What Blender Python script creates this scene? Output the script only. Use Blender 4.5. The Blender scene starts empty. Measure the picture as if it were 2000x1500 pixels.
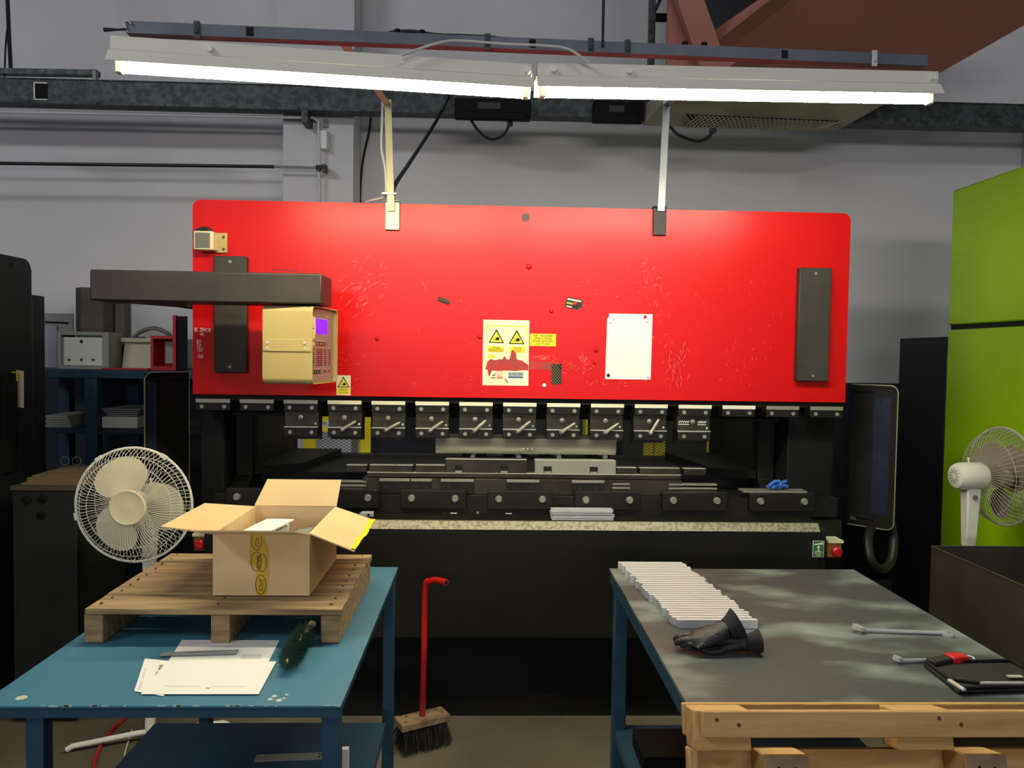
import bpy, bmesh, math, random
from mathutils import Vector, Matrix
random.seed(7)
SC = bpy.context.scene
COL = SC.collection
PI = math.pi
V = Vector

# ---------------------------------------------------------------- camera
CAMH = 1.6
FPX = 1500.0
ROLL = math.radians(0.85)
VPX, VPY = 950.0, 691.0
_a, _b = (VPX - 1000) / FPX, (750 - VPY) / FPX
_r0 = _a * math.cos(ROLL) - _b * math.sin(ROLL)
_u0 = _a * math.sin(ROLL) + _b * math.cos(ROLL)
YAW = math.atan2(-_r0, 1.0)
PIT = math.atan2(_u0, math.hypot(1.0, _r0))
FW = V((math.sin(YAW) * math.cos(PIT), math.cos(YAW) * math.cos(PIT), -math.sin(PIT)))
R0 = V((math.cos(YAW), -math.sin(YAW), 0))
U0 = R0.cross(FW)
RT = R0 * math.cos(ROLL) + U0 * math.sin(ROLL)
UP = U0 * math.cos(ROLL) - R0 * math.sin(ROLL)
CAMP = V((0, 0, CAMH))
def ray(px, py):
    return FW + RT * ((px - 1000) / FPX) + UP * ((750 - py) / FPX)
def PY(px, py, y):
    d = ray(px, py); return CAMP + d * (y / d.y)
def PZ(px, py, z):
    d = ray(px, py); return CAMP + d * ((z - CAMH) / d.z)
def PX(px, py, x):
    d = ray(px, py); return CAMP + d * (x / d.x)

cam = bpy.data.cameras.new('camera'); cam.sensor_width = 36.0; cam.lens = 36.0 * FPX / 2000.0
cam.clip_start = 0.05
co = bpy.data.objects.new('camera', cam); COL.objects.link(co)
m = Matrix.Identity(4)
for i in range(3):
    m[i][0] = RT[i]; m[i][1] = UP[i]; m[i][2] = -FW[i]; m[i][3] = CAMP[i]
co.matrix_world = m
SC.camera = co

# ---------------------------------------------------------------- materials
def lin(c):
    out = []
    for x in c:
        x /= 255.0
        out.append(x / 12.92 if x <= 0.04045 else ((x + 0.055) / 1.055) ** 2.4)
    return tuple(out) + (1.0,)
MATS = {}
def mat(name, col, rough=0.5, metal=0.0, col2=None, scale=6.0, lo=0.4, hi=0.65, stretch=None, bump=0.0, bscale=60.0,
        emit=None, estr=0.0, spec=0.5, detail=4.0, trans=0.0, rough2=None):
    if name in MATS: return MATS[name]
    m = bpy.data.materials.new(name); m.use_nodes = True
    nt = m.node_tree; n = nt.nodes; L = nt.links
    b = n['Principled BSDF']
    b.inputs['Base Color'].default_value = lin(col)
    b.inputs['Roughness'].default_value = rough
    b.inputs['Metallic'].default_value = metal
    b.inputs['Specular IOR Level'].default_value = spec
    if trans: b.inputs['Transmission Weight'].default_value = trans
    if emit is not None:
        b.inputs['Emission Color'].default_value = lin(emit); b.inputs['Emission Strength'].default_value = estr
    if col2 is not None or bump:
        tc = n.new('ShaderNodeTexCoord'); mp = n.new('ShaderNodeMapping')
        L.new(tc.outputs['Object'], mp.inputs['Vector'])
        if stretch: mp.inputs['Scale'].default_value = stretch
    if col2 is not None:
        nz = n.new('ShaderNodeTexNoise'); nz.inputs['Scale'].default_value = scale; nz.inputs['Detail'].default_value = detail
        L.new(mp.outputs['Vector'], nz.inputs['Vector'])
        cr = n.new('ShaderNodeValToRGB')
        cr.color_ramp.elements[0].position = lo; cr.color_ramp.elements[1].position = hi
        cr.color_ramp.elements[0].color = lin(col); cr.color_ramp.elements[1].color = lin(col2)
        L.new(nz.outputs['Fac'], cr.inputs['Fac']); L.new(cr.outputs['Color'], b.inputs['Base Color'])
        if rough2 is not None:
            mr = n.new('ShaderNodeMapRange'); mr.inputs[1].default_value = lo; mr.inputs[2].default_value = hi
            mr.inputs[3].default_value = rough; mr.inputs[4].default_value = rough2
            L.new(nz.outputs['Fac'], mr.inputs[0]); L.new(mr.outputs[0], b.inputs['Roughness'])
    if bump:
        n2 = n.new('ShaderNodeTexNoise'); n2.inputs['Scale'].default_value = bscale; n2.inputs['Detail'].default_value = 3
        L.new(mp.outputs['Vector'], n2.inputs['Vector'])
        bp = n.new('ShaderNodeBump'); bp.inputs['Strength'].default_value = bump; bp.inputs['Distance'].default_value = 0.01
        L.new(n2.outputs['Fac'], bp.inputs['Height']); L.new(bp.outputs['Normal'], b.inputs['Normal'])
    MATS[name] = m
    return m

def two_scale_floor():
    m = mat('concrete_floor', (106, 99, 84), 0.75, 0, (78, 72, 60), 1.6, 0.35, 0.7, bump=0.25, bscale=25, detail=8)
    return m

M_wall = mat('wall_paint', (218, 217, 216), 0.85, 0, (206, 205, 206), 0.9, 0.35, 0.7, bump=0.06, bscale=35)
M_dado = mat('dado_paint', (26, 30, 40), 0.6, 0, (20, 24, 30), 2)
M_pillar = mat('pillar_paint', (214, 213, 214), 0.85, 0, (204, 203, 206), 1.5, bump=0.06, bscale=40)
M_floor = two_scale_floor()
M_red = mat('red_paint', (214, 20, 17), 0.30, 0, (208, 16, 14), 3.0, 0.3, 0.7, bump=0.02, bscale=90, spec=0.27)
M_scr = mat('scratched_primer', (240, 120, 105), 0.7)
M_reddark = mat('red_paint_worn', (150, 70, 55), 0.6, 0, (190, 45, 40), 14, 0.35, 0.6)
M_black = mat('black_machine_paint', (20, 19, 14), 0.6, 0, (14, 14, 11), 3, bump=0.05, bscale=80, spec=0.25)
M_black2 = mat('matt_black', (10, 11, 12), 0.7, spec=0.25)
M_dkbrown = mat('brown_black_enamel', (52, 46, 42), 0.45, 0, (46, 40, 36), 6, bump=0.08, bscale=150)
M_cover = mat('dark_cover_plate', (58, 54, 48), 0.6, 0, (48, 45, 42), 7, bump=0.05, bscale=120)
M_steel = mat('ground_steel', (168, 166, 150), 0.42, 0.55, (158, 156, 142), 3, bump=0.02, bscale=90)
M_steeld = mat('oiled_steel', (74, 70, 60), 0.42, 0.75, (58, 54, 46), 8, bump=0.05, bscale=60)
M_steeldd = mat('blackened_steel', (38, 36, 30), 0.45, 0.5, (29, 28, 24), 10, bump=0.05, bscale=60)
M_bright = mat('bright_steel', (214, 213, 204), 0.36, 0.3)
M_strip = mat('clamp_strip_bright', (236, 232, 208), 0.55, 0.0)
M_alu = mat('mill_aluminium', (206, 208, 208), 0.4, 0.3, (192, 194, 196), 20, stretch=(1, 12, 12))
M_chrome = mat('chrome', (226, 227, 226), 0.25, 0.55)
M_galv = mat('galvanised_zinc', (80, 86, 86), 0.55, 0.4, (52, 58, 58), 26, 0.4, 0.6, bump=0.04, bscale=80)
M_rail = mat('rail_zinc', (104, 110, 120), 0.5, 0.3, (90, 96, 106), 8)
M_refl = mat('reflector_white', (226, 224, 208), 0.5)
M_tube = mat('tube_glow', (255, 255, 240), 0.4, 0, emit=(255, 252, 228), estr=165.0)
M_tubew = mat('tube_glow_warm', (255, 250, 225), 0.4, 0, emit=(255, 241, 200), estr=180.0)
M_beige = mat('beige_enamel', (188, 170, 106), 0.5, 0, (182, 164, 102), 3)
M_beige2 = mat('pale_beige', (226, 214, 170), 0.5)
M_panelgrey = mat('keypad_panel', (150, 128, 118), 0.5)
M_key = mat('keypad_red', (110, 26, 34), 0.6)
M_keyw = mat('keypad_legend', (225, 210, 205), 0.6)
M_screen = mat('screen_purple', (60, 20, 120), 0.3, emit=(118, 40, 255), estr=1.1)
M_yel = mat('safety_yellow', (222, 206, 20), 0.55)
M_signw = mat('sign_cream', (240, 236, 205), 0.55, 0, (232, 226, 180), 12)
M_signy = mat('sign_yellow', (246, 226, 30), 0.5)
M_ink = mat('ink_black', (24, 22, 18), 0.6)
M_inkg = mat('ink_grey', (110, 108, 96), 0.7)
M_blue = mat('sign_blue', (52, 100, 128), 0.6)
M_green = mat('sign_green', (42, 104, 62), 0.5)
M_white = mat('plain_white', (238, 239, 234), 0.5)
M_paper = mat('paper', (244, 243, 238), 0.8)
M_redplast = mat('red_plastic', (196, 24, 34), 0.35)
M_rubber = mat('black_rubber', (20, 20, 21), 0.65)
M_card = mat('cardboard', (224, 196, 146), 0.85, 0, (216, 188, 140), 5, bump=0.05, bscale=60)
M_tape = mat('yellow_tape', (214, 176, 52), 0.35)
M_tapey = mat('bright_yellow_tape', (240, 220, 40), 0.5)
M_tapeink = mat('tape_ink', (84, 58, 18), 0.5)
M_wood = mat('old_pallet_wood', (172, 148, 108), 0.85, 0, (122, 100, 70), 5, 0.35, 0.68, stretch=(1, 9, 9), bump=0.25, bscale=30)
M_woodn = mat('new_pallet_wood', (205, 168, 106), 0.8, 0, (176, 134, 76), 4, 0.35, 0.7, stretch=(0.8, 8, 8), bump=0.2, bscale=22)
M_woodend = mat('weathered_end_grain', (150, 128, 100), 0.9, 0, (110, 92, 72), 14, bump=0.3, bscale=60)
M_knot = mat('knot_brown', (96, 62, 34), 0.85)
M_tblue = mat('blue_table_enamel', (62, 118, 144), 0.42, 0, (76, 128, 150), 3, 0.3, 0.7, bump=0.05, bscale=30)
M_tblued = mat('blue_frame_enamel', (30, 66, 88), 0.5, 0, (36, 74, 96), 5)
M_tdark = mat('dark_steel_top', (62, 67, 66), 0.5, 0.0, (158, 174, 168), 3.6, 0.48, 0.80, stretch=(0.8, 1.6, 1), bump=0.03, bscale=40, rough2=0.6, detail=9)  # pale patches put smudges and glossy sheen into the colour
M_profile = mat('white_profile', (222, 224, 222), 0.4, 0.2)
M_fan = mat('fan_plastic_white', (226, 224, 208), 0.45)
M_fan2 = mat('fan_plastic_cream', (222, 212, 172), 0.5)
M_fanold = mat('fan_grille_grimy', (176, 172, 156), 0.5)
M_fanblade = mat('fan_blade_grey', (150, 136, 122), 0.5)
M_lime = mat('lime_enamel', (172, 216, 10), 0.35, 0, (166, 210, 10), 2)
M_seam = mat('seam_black', (8, 8, 8), 0.8)
M_bin = mat('rusty_black_bin', (52, 46, 38), 0.65, 0.2, (38, 34, 28), 5, bump=0.08, bscale=40)
M_hood = mat('brown_duct_paint', (178, 118, 104), 0.75, 0, (168, 112, 98), 2)
M_hoodlit = mat('duct_paint_lamplit', (168, 160, 138), 0.7, 0, (150, 142, 120), 5)  # duct paint with the lamp's light painted in as beige
M_dkmachine = mat('dark_blue_black_enamel', (20, 25, 28), 0.6, 0, (15, 20, 23), 4)
M_dkgreen = mat('dark_green_enamel', (22, 28, 20), 0.65, 0, (16, 22, 15), 4)
M_rack = mat('rack_blue_shaded', (22, 58, 80), 0.55, 0, (18, 50, 70), 4)  # rack blue darkened, the missing lamp light put into the colour
M_rackd = mat('rack_blue_shaded_dark', (16, 36, 52), 0.6, 0, (13, 30, 44), 4)  # shelf blue, likewise darkened for the shade there
M_glove = mat('glove_coating', (34, 34, 34), 0.5, 0, (24, 24, 25), 60, bump=0.3, bscale=220)
M_glovec = mat('glove_cuff', (32, 33, 38), 0.9, bump=0.5, bscale=300)
M_brush = mat('green_bristle', (28, 62, 44), 0.6)
M_brushw = mat('pale_wood', (206, 176, 120), 0.6)
M_redpipe = mat('red_pipe_paint', (206, 26, 22), 0.45, 0, (150, 20, 26), 5)
M_bristle = mat('black_bristle', (20, 18, 16), 0.7)
M_cable = mat('black_cable', (22, 22, 24), 0.5)
M_cablew = mat('white_cable', (205, 203, 195), 0.5)
M_cabler = mat('red_cable', (170, 24, 20), 0.5)
M_bluerag = mat('blue_nitrile', (48, 98, 190), 0.5)
M_greyplast = mat('grey_enamel', (142, 146, 140), 0.55, 0, (132, 136, 132), 4)
M_palegrey = mat('pale_grey_enamel', (198, 202, 190), 0.55)
M_brownsteel = mat('mill_scale_steel', (92, 84, 72), 0.5, 0.5, (74, 68, 60), 5)
M_olive = mat('olive_paint', (72, 66, 50), 0.6)
M_gold = mat('gold_hose', (176, 150, 70), 0.4, 0.3)
M_holedark = mat('hole_dark', (10, 10, 10), 0.9)

# ---------------------------------------------------------------- mesh builder
class MB:
    def __init__(s):
        s.bm = bmesh.new()
    def _mi(s, faces, mi):
        for f in faces: f.material_index = mi
        return faces
    def box(s, x0, x1, y0, y1, z0, z1, mi=0, skip=''):
        x0, x1 = min(x0, x1), max(x0, x1); y0, y1 = min(y0, y1), max(y0, y1); z0, z1 = min(z0, z1), max(z0, z1)
        v = [s.bm.verts.new(p) for p in ((x0,y0,z0),(x1,y0,z0),(x1,y1,z0),(x0,y1,z0),(x0,y0,z1),(x1,y0,z1),(x1,y1,z1),(x0,y1,z1))]
        fs = {'b': (0,3,2,1), 't': (4,5,6,7), 'f': (0,1,5,4), 'k': (3,7,6,2), 'l': (0,4,7,3), 'r': (1,2,6,5)}
        return s._mi([s.bm.faces.new([v[i] for i in q]) for k, q in fs.items() if k not in skip], mi)
    def hexa(s, pts, mi=0):
        v = [s.bm.verts.new(p) for p in pts]   # 4 bottom ccw, 4 top ccw
        return s._mi([s.bm.faces.new([v[i] for i in q]) for q in ((0,3,2,1),(4,5,6,7),(0,1,5,4),(3,7,6,2),(0,4,7,3),(1,2,6,5))], mi)
    def slab(s, quad, t, mi=0, nrm=None):
        # solid plate from a planar polygon pushed along its normal by t
        q = [V(p) for p in quad]
        n = nrm or (q[1] - q[0]).cross(q[2] - q[1]).normalized()
        a = [s.bm.verts.new(p) for p in q]; b = [s.bm.verts.new(p + n * t) for p in q]
        N = len(q); fs = [s.bm.faces.new(a[::-1]), s.bm.faces.new(b)]
        for i in range(N):
            j = (i + 1) % N
            fs.append(s.bm.faces.new((a[i], a[j], b[j], b[i])))
        return s._mi(fs, mi)
    def poly(s, pts, mi=0):
        return s._mi([s.bm.faces.new([s.bm.verts.new(p) for p in pts])], mi)
    def prism(s, poly, axis, a, b, mi=0):
        # 2D polygon extruded along axis: x -> poly=(y,z), y -> (x,z), z -> (x,y)
        def mk(p, t):
            return {'x': (t, p[0], p[1]), 'y': (p[0], t, p[1]), 'z': (p[0], p[1], t)}[axis]
        A = [s.bm.verts.new(mk(p, a)) for p in poly]; B = [s.bm.verts.new(mk(p, b)) for p in poly]
        N = len(poly); fs = [s.bm.faces.new(A), s.bm.faces.new(B[::-1])]
        for i in range(N):
            j = (i + 1) % N
            fs.append(s.bm.faces.new((A[i], B[i], B[j], A[j])))
        return s._mi(fs, mi)
    def cyl(s, p0, p1, r, n=16, r2=None, mi=0, caps=True):
        return s.tube([p0, p1], [r, r if r2 is None else r2], n, mi, caps)
    def tube(s, pts, r, n=8, mi=0, caps=True, closed=False):
        pts = [V(p) for p in pts]; N = len(pts)
        rs = r if isinstance(r, (list, tuple)) else [r] * N
        rings = []; prev = None
        for i, p in enumerate(pts):
            if closed: d = pts[(i + 1) % N] - pts[i - 1]
            elif i == 0: d = pts[1] - pts[0]
            elif i == N - 1: d = pts[-1] - pts[-2]
            else: d = (pts[i + 1] - p).normalized() + (p - pts[i - 1]).normalized()
            if d.length < 1e-9: d = V((0, 0, 1))
            d.normalize()
            if prev is None:
                u = d.orthogonal().normalized()
            else:
                u = prev - d * prev.dot(d)
                u = u.normalized() if u.length > 1e-6 else d.orthogonal().normalized()
            prev = u; w = d.cross(u)
            rings.append([s.bm.verts.new(p + (u * math.cos(2 * PI * k / n) + w * math.sin(2 * PI * k / n)) * rs[i]) for k in range(n)])
        fs = []
        for i in range(N if closed else N - 1):
            a, b = rings[i], rings[(i + 1) % N]
            for k in range(n):
                fs.append(s.bm.faces.new((a[k], a[(k + 1) % n], b[(k + 1) % n], b[k])))
        if caps and not closed:
            fs.append(s.bm.faces.new(rings[0][::-1])); fs.append(s.bm.faces.new(rings[-1]))
        return s._mi(fs, mi)
    def bar(s, p0, p1, w, h, up=(0, 0, 1), mi=0):
        # rectangular bar from p0 to p1; h along up
        p0, p1 = V(p0), V(p1); d = (p1 - p0).normalized()
        a = d.cross(V(up)).normalized() * w / 2; b = a.cross(d).normalized() * h / 2
        return s.hexa([p0 - a - b, p0 + a - b, p1 + a - b, p1 - a - b, p0 - a + b, p0 + a + b, p1 + a + b, p1 - a + b], mi)
    def lathe(s, prof, c, axis='z', n=24, mi=0, closed=True):
        # prof: list of (radius, height along axis)
        c = V(c); rings = []
        ax = {'x': (V((0,1,0)), V((0,0,1)), V((1,0,0))), 'y': (V((1,0,0)), V((0,0,1)), V((0,-1,0))), 'z': (V((1,0,0)), V((0,1,0)), V((0,0,1)))}[axis] if isinstance(axis, str) else axis
        for r, h in prof:
            rings.append([s.bm.verts.new(c + ax[2] * h + (ax[0] * math.cos(2*PI*k/n) + ax[1] * math.sin(2*PI*k/n)) * max(r, 1e-4)) for k in range(n)])
        fs = []
        for a, b in zip(rings, rings[1:]):
            for k in range(n):
                fs.append(s.bm.faces.new((a[k], a[(k+1) % n], b[(k+1) % n], b[k])))
        if closed:
            fs.append(s.bm.faces.new(rings[0][::-1])); fs.append(s.bm.faces.new(rings[-1]))
        return s._mi(fs, mi)
    def ball(s, c, r, sc=(1, 1, 1), mi=0, n=12):
        fs = s.lathe([(r * math.sin(PI * i / 8), -r * math.cos(PI * i / 8)) for i in range(9)], (0, 0, 0), 'z', n, mi)
        vs = {v for f in fs for v in f.verts}
        for v in vs: v.co = V(c) + V((v.co.x * sc[0], v.co.y * sc[1], v.co.z * sc[2]))
        return fs
    def xf(s, M):
        bmesh.ops.transform(s.bm, matrix=M, verts=s.bm.verts); return s
    def build(s, name, mats, parent=None, bevel=0.0, smooth=True, ang=35, label=None, kind=None):
        bm = s.bm
        bmesh.ops.recalc_face_normals(bm, faces=bm.faces)
        org = V(parent['_c']) if parent is not None else V((0, 0, 0))
        xs = [v.co for v in bm.verts]
        lo = V((min(v.x for v in xs), min(v.y for v in xs), min(v.z for v in xs))); hi = V((max(v.x for v in xs), max(v.y for v in xs), max(v.z for v in xs)))
        c = (lo + hi) / 2
        if parent is None: c.z = lo.z
        for v in bm.verts: v.co -= c
        me = bpy.data.meshes.new(name); bm.to_mesh(me); bm.free()
        if not isinstance(mats, (list, tuple)): mats = [mats]
        for q in mats: me.materials.append(q)
        if smooth:
            me.polygons.foreach_set('use_smooth', [True] * len(me.polygons))
            me.set_sharp_from_angle(angle=math.radians(ang))
        o = bpy.data.objects.new(name, me); COL.objects.link(o)
        o['_c'] = tuple(c); TMP.append(o)
        if parent is not None:
            o.parent = parent
        o.location = c - org
        if bevel:
            b = o.modifiers.new('bevel', 'BEVEL'); b.width = bevel; b.segments = 2; b.limit_method = 'ANGLE'; b.angle_limit = math.radians(40)
        if label: o['label'] = label
        if kind: o['kind'] = kind
        return o
TMP = []
def tag(o, label, cat, group=None):
    o['label'] = label; o['category'] = cat
    if group: o['group'] = group
    return o
def struct(o):
    o['kind'] = 'structure'; return o
def thing(name, label, cat, base=(0, 0, 0), group=None, local=False, rotz=0.0):
    """Empty at the base. local=False: parts are given in world coordinates; local=True: about the origin, then moved."""
    e = bpy.data.objects.new(name, None); COL.objects.link(e); e.empty_display_size = 0.1
    e.location = base; e['_c'] = (0, 0, 0) if local else tuple(base); TMP.append(e)
    e.rotation_euler = (0, 0, rotz)
    return tag(e, label, cat, group)
def dup(root, label=None, group=None):
    r = root.copy(); COL.objects.link(r)
    if label: r['label'] = label
    if group: r['group'] = group
    for ch in list(root.children):
        c = ch.copy(); COL.objects.link(c); c.parent = r
        for g in list(ch.children):
            d = g.copy(); COL.objects.link(d); d.parent = c
    return r
def dup_part(o, parent, delta):
    c = o.copy(); COL.objects.link(c); c.parent = parent; c.location = o.location + V(delta)
    for g in list(o.children):
        d = g.copy(); COL.objects.link(d); d.parent = c
    return c
def spline(pts, k=6):
    pts = [V(p) for p in pts]; out = []
    P = [pts[0] * 2 - pts[1]] + pts + [pts[-1] * 2 - pts[-2]]
    for i in range(1, len(P) - 2):
        p0, p1, p2, p3 = P[i-1:i+3]
        for j in range(k):
            t = j / k
            out.append(0.5 * ((2*p1) + (p2-p0)*t + (2*p0-5*p1+4*p2-p3)*t*t + (3*p1-p0-3*p2+p3)*t**3))
    out.append(pts[-1]); return out
def lettering(txt, size, name, material, parent, M, align='CENTER', ext=0.0004, sx=1.0, sh=0.0, spacing=1.0):
    """Text in the local XY plane of matrix M (text faces +Z of M), M in the same space as the parent's parts."""
    cu = bpy.data.curves.new('tmp', 'FONT'); cu.body = txt; cu.size = size; cu.extrude = ext
    cu.align_x = align; cu.align_y = 'CENTER'; cu.shear = sh; cu.resolution_u = 2; cu.space_character = spacing
    ob = bpy.data.objects.new('tmp', cu); COL.objects.link(ob)
    dg = bpy.context.evaluated_depsgraph_get(); dg.update()
    me = bpy.data.meshes.new_from_object(ob.evaluated_get(dg))
    bpy.data.objects.remove(ob); bpy.data.curves.remove(cu)
    mb = MB(); mb.bm.from_mesh(me); bpy.data.meshes.remove(me)
    for v in mb.bm.verts: v.co.x *= sx
    for f in mb.bm.faces: f.material_index = 0
    mb.xf(M)
    return mb.build(name, material, parent, smooth=False)
def front(x, y, z, rot=0.0):
    """matrix for flat work facing -Y at a point, rotated by rot in its plane"""
    return Matrix.Translation((x, y, z)) @ Matrix.Rotation(PI / 2, 4, 'X') @ Matrix.Rotation(rot, 4, 'Z')
# ================================================================ SETTING
def rect(px0, py0, px1, py1, Y):
    mx, my = (px0 + px1) / 2, (py0 + py1) / 2
    return PY(px0, my, Y).x, PY(px1, my, Y).x, PY(mx, py1, Y).z, PY(mx, py0, Y).z
WY = 5.45
mb = MB(); mb.box(-5.2, 3.82, WY, WY + .2, 0, 6.2); struct(mb.build('wall_back', M_wall))
mb = MB(); mb.box(3.82, 4.0, 2.2, WY + .2, 0, 6.2); struct(mb.build('wall_right', M_wall))
mb = MB(); mb.box(-5.2, 3.82, -2.5, WY, -0.1, 0); struct(mb.build('floor', M_floor))
mb = MB(); mb.box(-5.2, 3.81, WY - .012, WY - .001, 0.0, 1.43); struct(mb.build('trim_1', M_dado))
px0 = PY(553, 300, 5.15).x; px1 = PY(690, 300, 5.15).x
mb = MB(); mb.box(px0, px1, 5.15, WY - .015, 0, 6.1); struct(mb.build('wall_pillar', M_pillar))
# upper pilaster, slightly wider than the pillar
mb = MB(); a = PY(541, 60, 5.12); b = PY(690, 60, 5.12)
mb.box(a.x, px1 + .005, 5.12, 5.149, PY(600, 153, 5.12).z, 6.1); struct(mb.build('trim_2', M_pillar))

# ---- cable tray across the wall
t = thing('cable_tray', 'long galvanised cable tray running across the wall behind the lamps', 'cable tray', (0.2, 5.02, 3.13))
mb = MB(); mb.box(-4.4, 3.8, 5.0, 5.004, 3.137, 3.29); mb.box(-4.4, 3.8, 5.004, 5.11, 3.137, 3.141); mb.box(-4.4, 3.8, 5.11, 5.114, 3.137, 3.24)
mb.box(-4.4, 3.8, 4.992, 5.0, 3.284, 3.29); mb.build('channel', M_galv, t)
a = PY(80, 178, 4.995)
mb = MB()
for (x0, x1, z0, z1) in ((-.04, .04, -.055, -.048), (-.04, .04, .048, .055), (-.045, -.038, -.055, .055)):
    mb.box(a.x + x0, a.x + x1, 4.994, 5.0, a.z + z0, a.z + z1)
f = mb.build('slot_frame', M_white, t)
mb = MB(); mb.box(a.x - .036, a.x + .04, 4.998, 5.001, a.z - .047, a.z + .047); mb.build('slot', M_holedark, t)
for i in range(16):
    x = -2.9 + i * .42
    mb = MB(); mb.cyl((x, 4.998, 3.146), (x, 4.992, 3.146), .006, 8); mb.build('screw', M_galv, t)
for x in (-1.2, -3.9):
    mb = MB(); mb.box(x, x + .04, 5.004, 5.448 if x != -1.2 else 5.149, 3.06, 3.1365); mb.build('wall_bracket', M_galv, t)

def tube_px(pts, Y, r, n=8, k=6, zoff=0):
    q = [PY(p[0], p[1], p[2] if len(p) > 2 else Y) for p in pts]
    return spline(q, k) if k else q
# ---- rod, conduit and detector on the pillar
mb = MB(); a = PY(-60, 321.5, 5.06); b = PY(535, 325.5, 5.06); c = PY(633, 325, 5.06)
t = thing('tie_rod', 'dark horizontal pipe with a pale end fixed to the white pillar', 'pipe', tuple((a + c) / 2))
mb.cyl(V((-4.3, 5.06, a.z)), V((b.x, 5.06, b.z)), .0115, 10); mb.build('rod', M_cable, t)
mb = MB(); mb.cyl(V((b.x, 5.06, b.z)), V((c.x, 5.06, b.z)), .009, 10); mb.build('bare_end', M_greyplast, t)
mb = MB(); mb.box(c.x - .012, c.x + .012, 5.045, 5.119, b.z - .022, b.z + .022); mb.cyl((c.x - .05, 5.06, b.z), (c.x + .02, 5.06, b.z), .018, 8); mb.build('anchor', M_brownsteel, t)
mb = MB(); a = PY(-60, 617.5, 5.1)
q = [PY(-60, 219, 5.09), PY(250, 224, 5.09), PY(560, 229, 5.09), PY(612, 230, 5.09), PY(622, 238, 5.09), PY(623, 300, 5.09), PY(623, 392, 5.09), PY(622, 470, 5.09)]
q[0].x = -4.3
for i in range(1, 4): q[i].z = q[0].z + (q[3].z - q[0].z) * (q[i].x - q[0].x) / (q[3].x - q[0].x)
mb.tube(q, .010, 8); tag(mb.build('wall_conduit', M_pillar), 'thin white conduit crossing the wall and turning down the pillar', 'conduit')
t = thing('motion_detector', 'small white detector box high on the pillar beside the conduit', 'detector', tuple(PY(634, 277, 5.14)))
x0, x1, z0, z1 = rect(625, 257, 643, 293, 5.12)
mb = MB(); mb.prism([(x0, 5.148), (x0, 5.10), (x0 + .02, 5.085), (x1 - .01, 5.085), (x1, 5.11), (x1, 5.148)], 'z', z0, z1); mb.build('housing', M_white, t, bevel=.004)
mb = MB(); x0, x1, za, zb = rect(631, 232, 640, 248, 5.13); mb.box(x0, x1, 5.137, 5.1485, za, zb); mb.build('mounting_tab', M_greyplast, t)
# ---- dark light rail hanging at the upper left, with its wire
t = thing('hanging_rail', 'dark steel rail hung on a wire at the upper left corner', 'rail', tuple(PY(60, 143, 4.5)))
a = PY(-120, 139, 4.5); b = PY(192, 144, 4.5)
mb = MB(); mb.bar(a, b, .05, .03); mb.build('channel', M_galv, t)
mb = MB(); a = PY(188, 151, 4.49); mb.box(a.x - .012, a.x + .008, 4.47, 4.5, a.z - .02, a.z + .03); mb.build('end_hook', M_greyplast, t)
mb = MB(); mb.tube(spline([PY(13, -420, 4.5), PY(14, -60, 4.5), PY(16, 30, 4.5), PY(21, 135, 4.5)], 4), .011, 6)
mb.tube(spline([PY(16, 40, 4.49), PY(11, 90, 4.49), PY(9, 150, 4.49)], 4), .005, 6); mb.build('hanger_wire', M_cable, t)
HZ = 3.09
HS, HY = .6, 4.93
def PH_(px, py, dn=0.0):
    # point on the sloping underside of the duct
    d = ray(px, py); k = (HZ + HS * HY - dn - CAMH) / (d.z + HS * d.y); return CAMP + d * k
# ---- boxes on the tray
def psu(px0, py0, px1, py1, loop, label):
    x0, x1, z0, z1 = rect(px0, py0, px1, py1, 4.9)
    t = thing('transformer_box', label, 'electrical box', ((x0 + x1) / 2, 4.95, z0))
    mb = MB(); mb.box(x0, x1, 4.9, 4.991, z0 + .02, z1); mb.box(x0, x1 - .03, 4.88, 4.9, z0, z0 + .05); mb.build('housing', M_black2, t, bevel=.006)
    mb = MB(); w = x1 - x0; mb.box(x0 + w * .3, x0 + w * .6, 4.896, 4.9, z0 + .07, z0 + .11); mb.build('nameplate', M_cover, t)
    if loop:
        mb = MB(); mb.tube(tube_px(loop, 4.93, .009), .009, 8); mb.build('cable', M_cable, t)
        mb = MB(); a = PY(loop[-1][0], loop[-1][1], 4.93); mb.cyl(a + V((0, 0, -.02)), a + V((0, 0, .03)), .018, 8); mb.build('plug', M_cable, t)
psu(888, 192, 1037, 235, [(919, 233), (935, 256), (958, 272), (983, 264), (996, 240)], 'black electrical box on the cable tray with a cable loop')
psu(1160, 196, 1258, 241, None, 'black electrical box on the cable tray next to the duct')
mb = MB(); mb.tube([PH_(1308, 247, -.006)] + tube_px([(1318, 258), (1330, 266), (1362, 276), (1386, 266), (1393, 250)], 4.96, .009), .010, 8)
a = PY(1393, 256, 4.96); mb.box(a.x - .02, a.x + .02, 4.95, 4.98, a.z - .01, a.z + .015)
tag(mb.build('looped_cable', M_cable), 'black looped cable hanging under the overhead duct', 'cable')
mb = MB(); mb.tube(tube_px([(727, 200), (722, 250), (711, 300), (705, 345), (703, 400)], 5.43, .008), .008, 6)
tag(mb.build('thin_cable', M_cable), 'thin dark cable hanging down the wall beside the pillar', 'cable')
mb = MB(); mb.tube(tube_px([(878, 185, 4.96), (850, 240, 4.9), (800, 318, 4.2), (771, 362, 3.55), (766, 392, 3.47)], 4, .01), .011, 6)
tag(mb.build('slanting_cable', M_cable), 'black cable slanting from the cable tray down to the press', 'cable')
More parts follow.
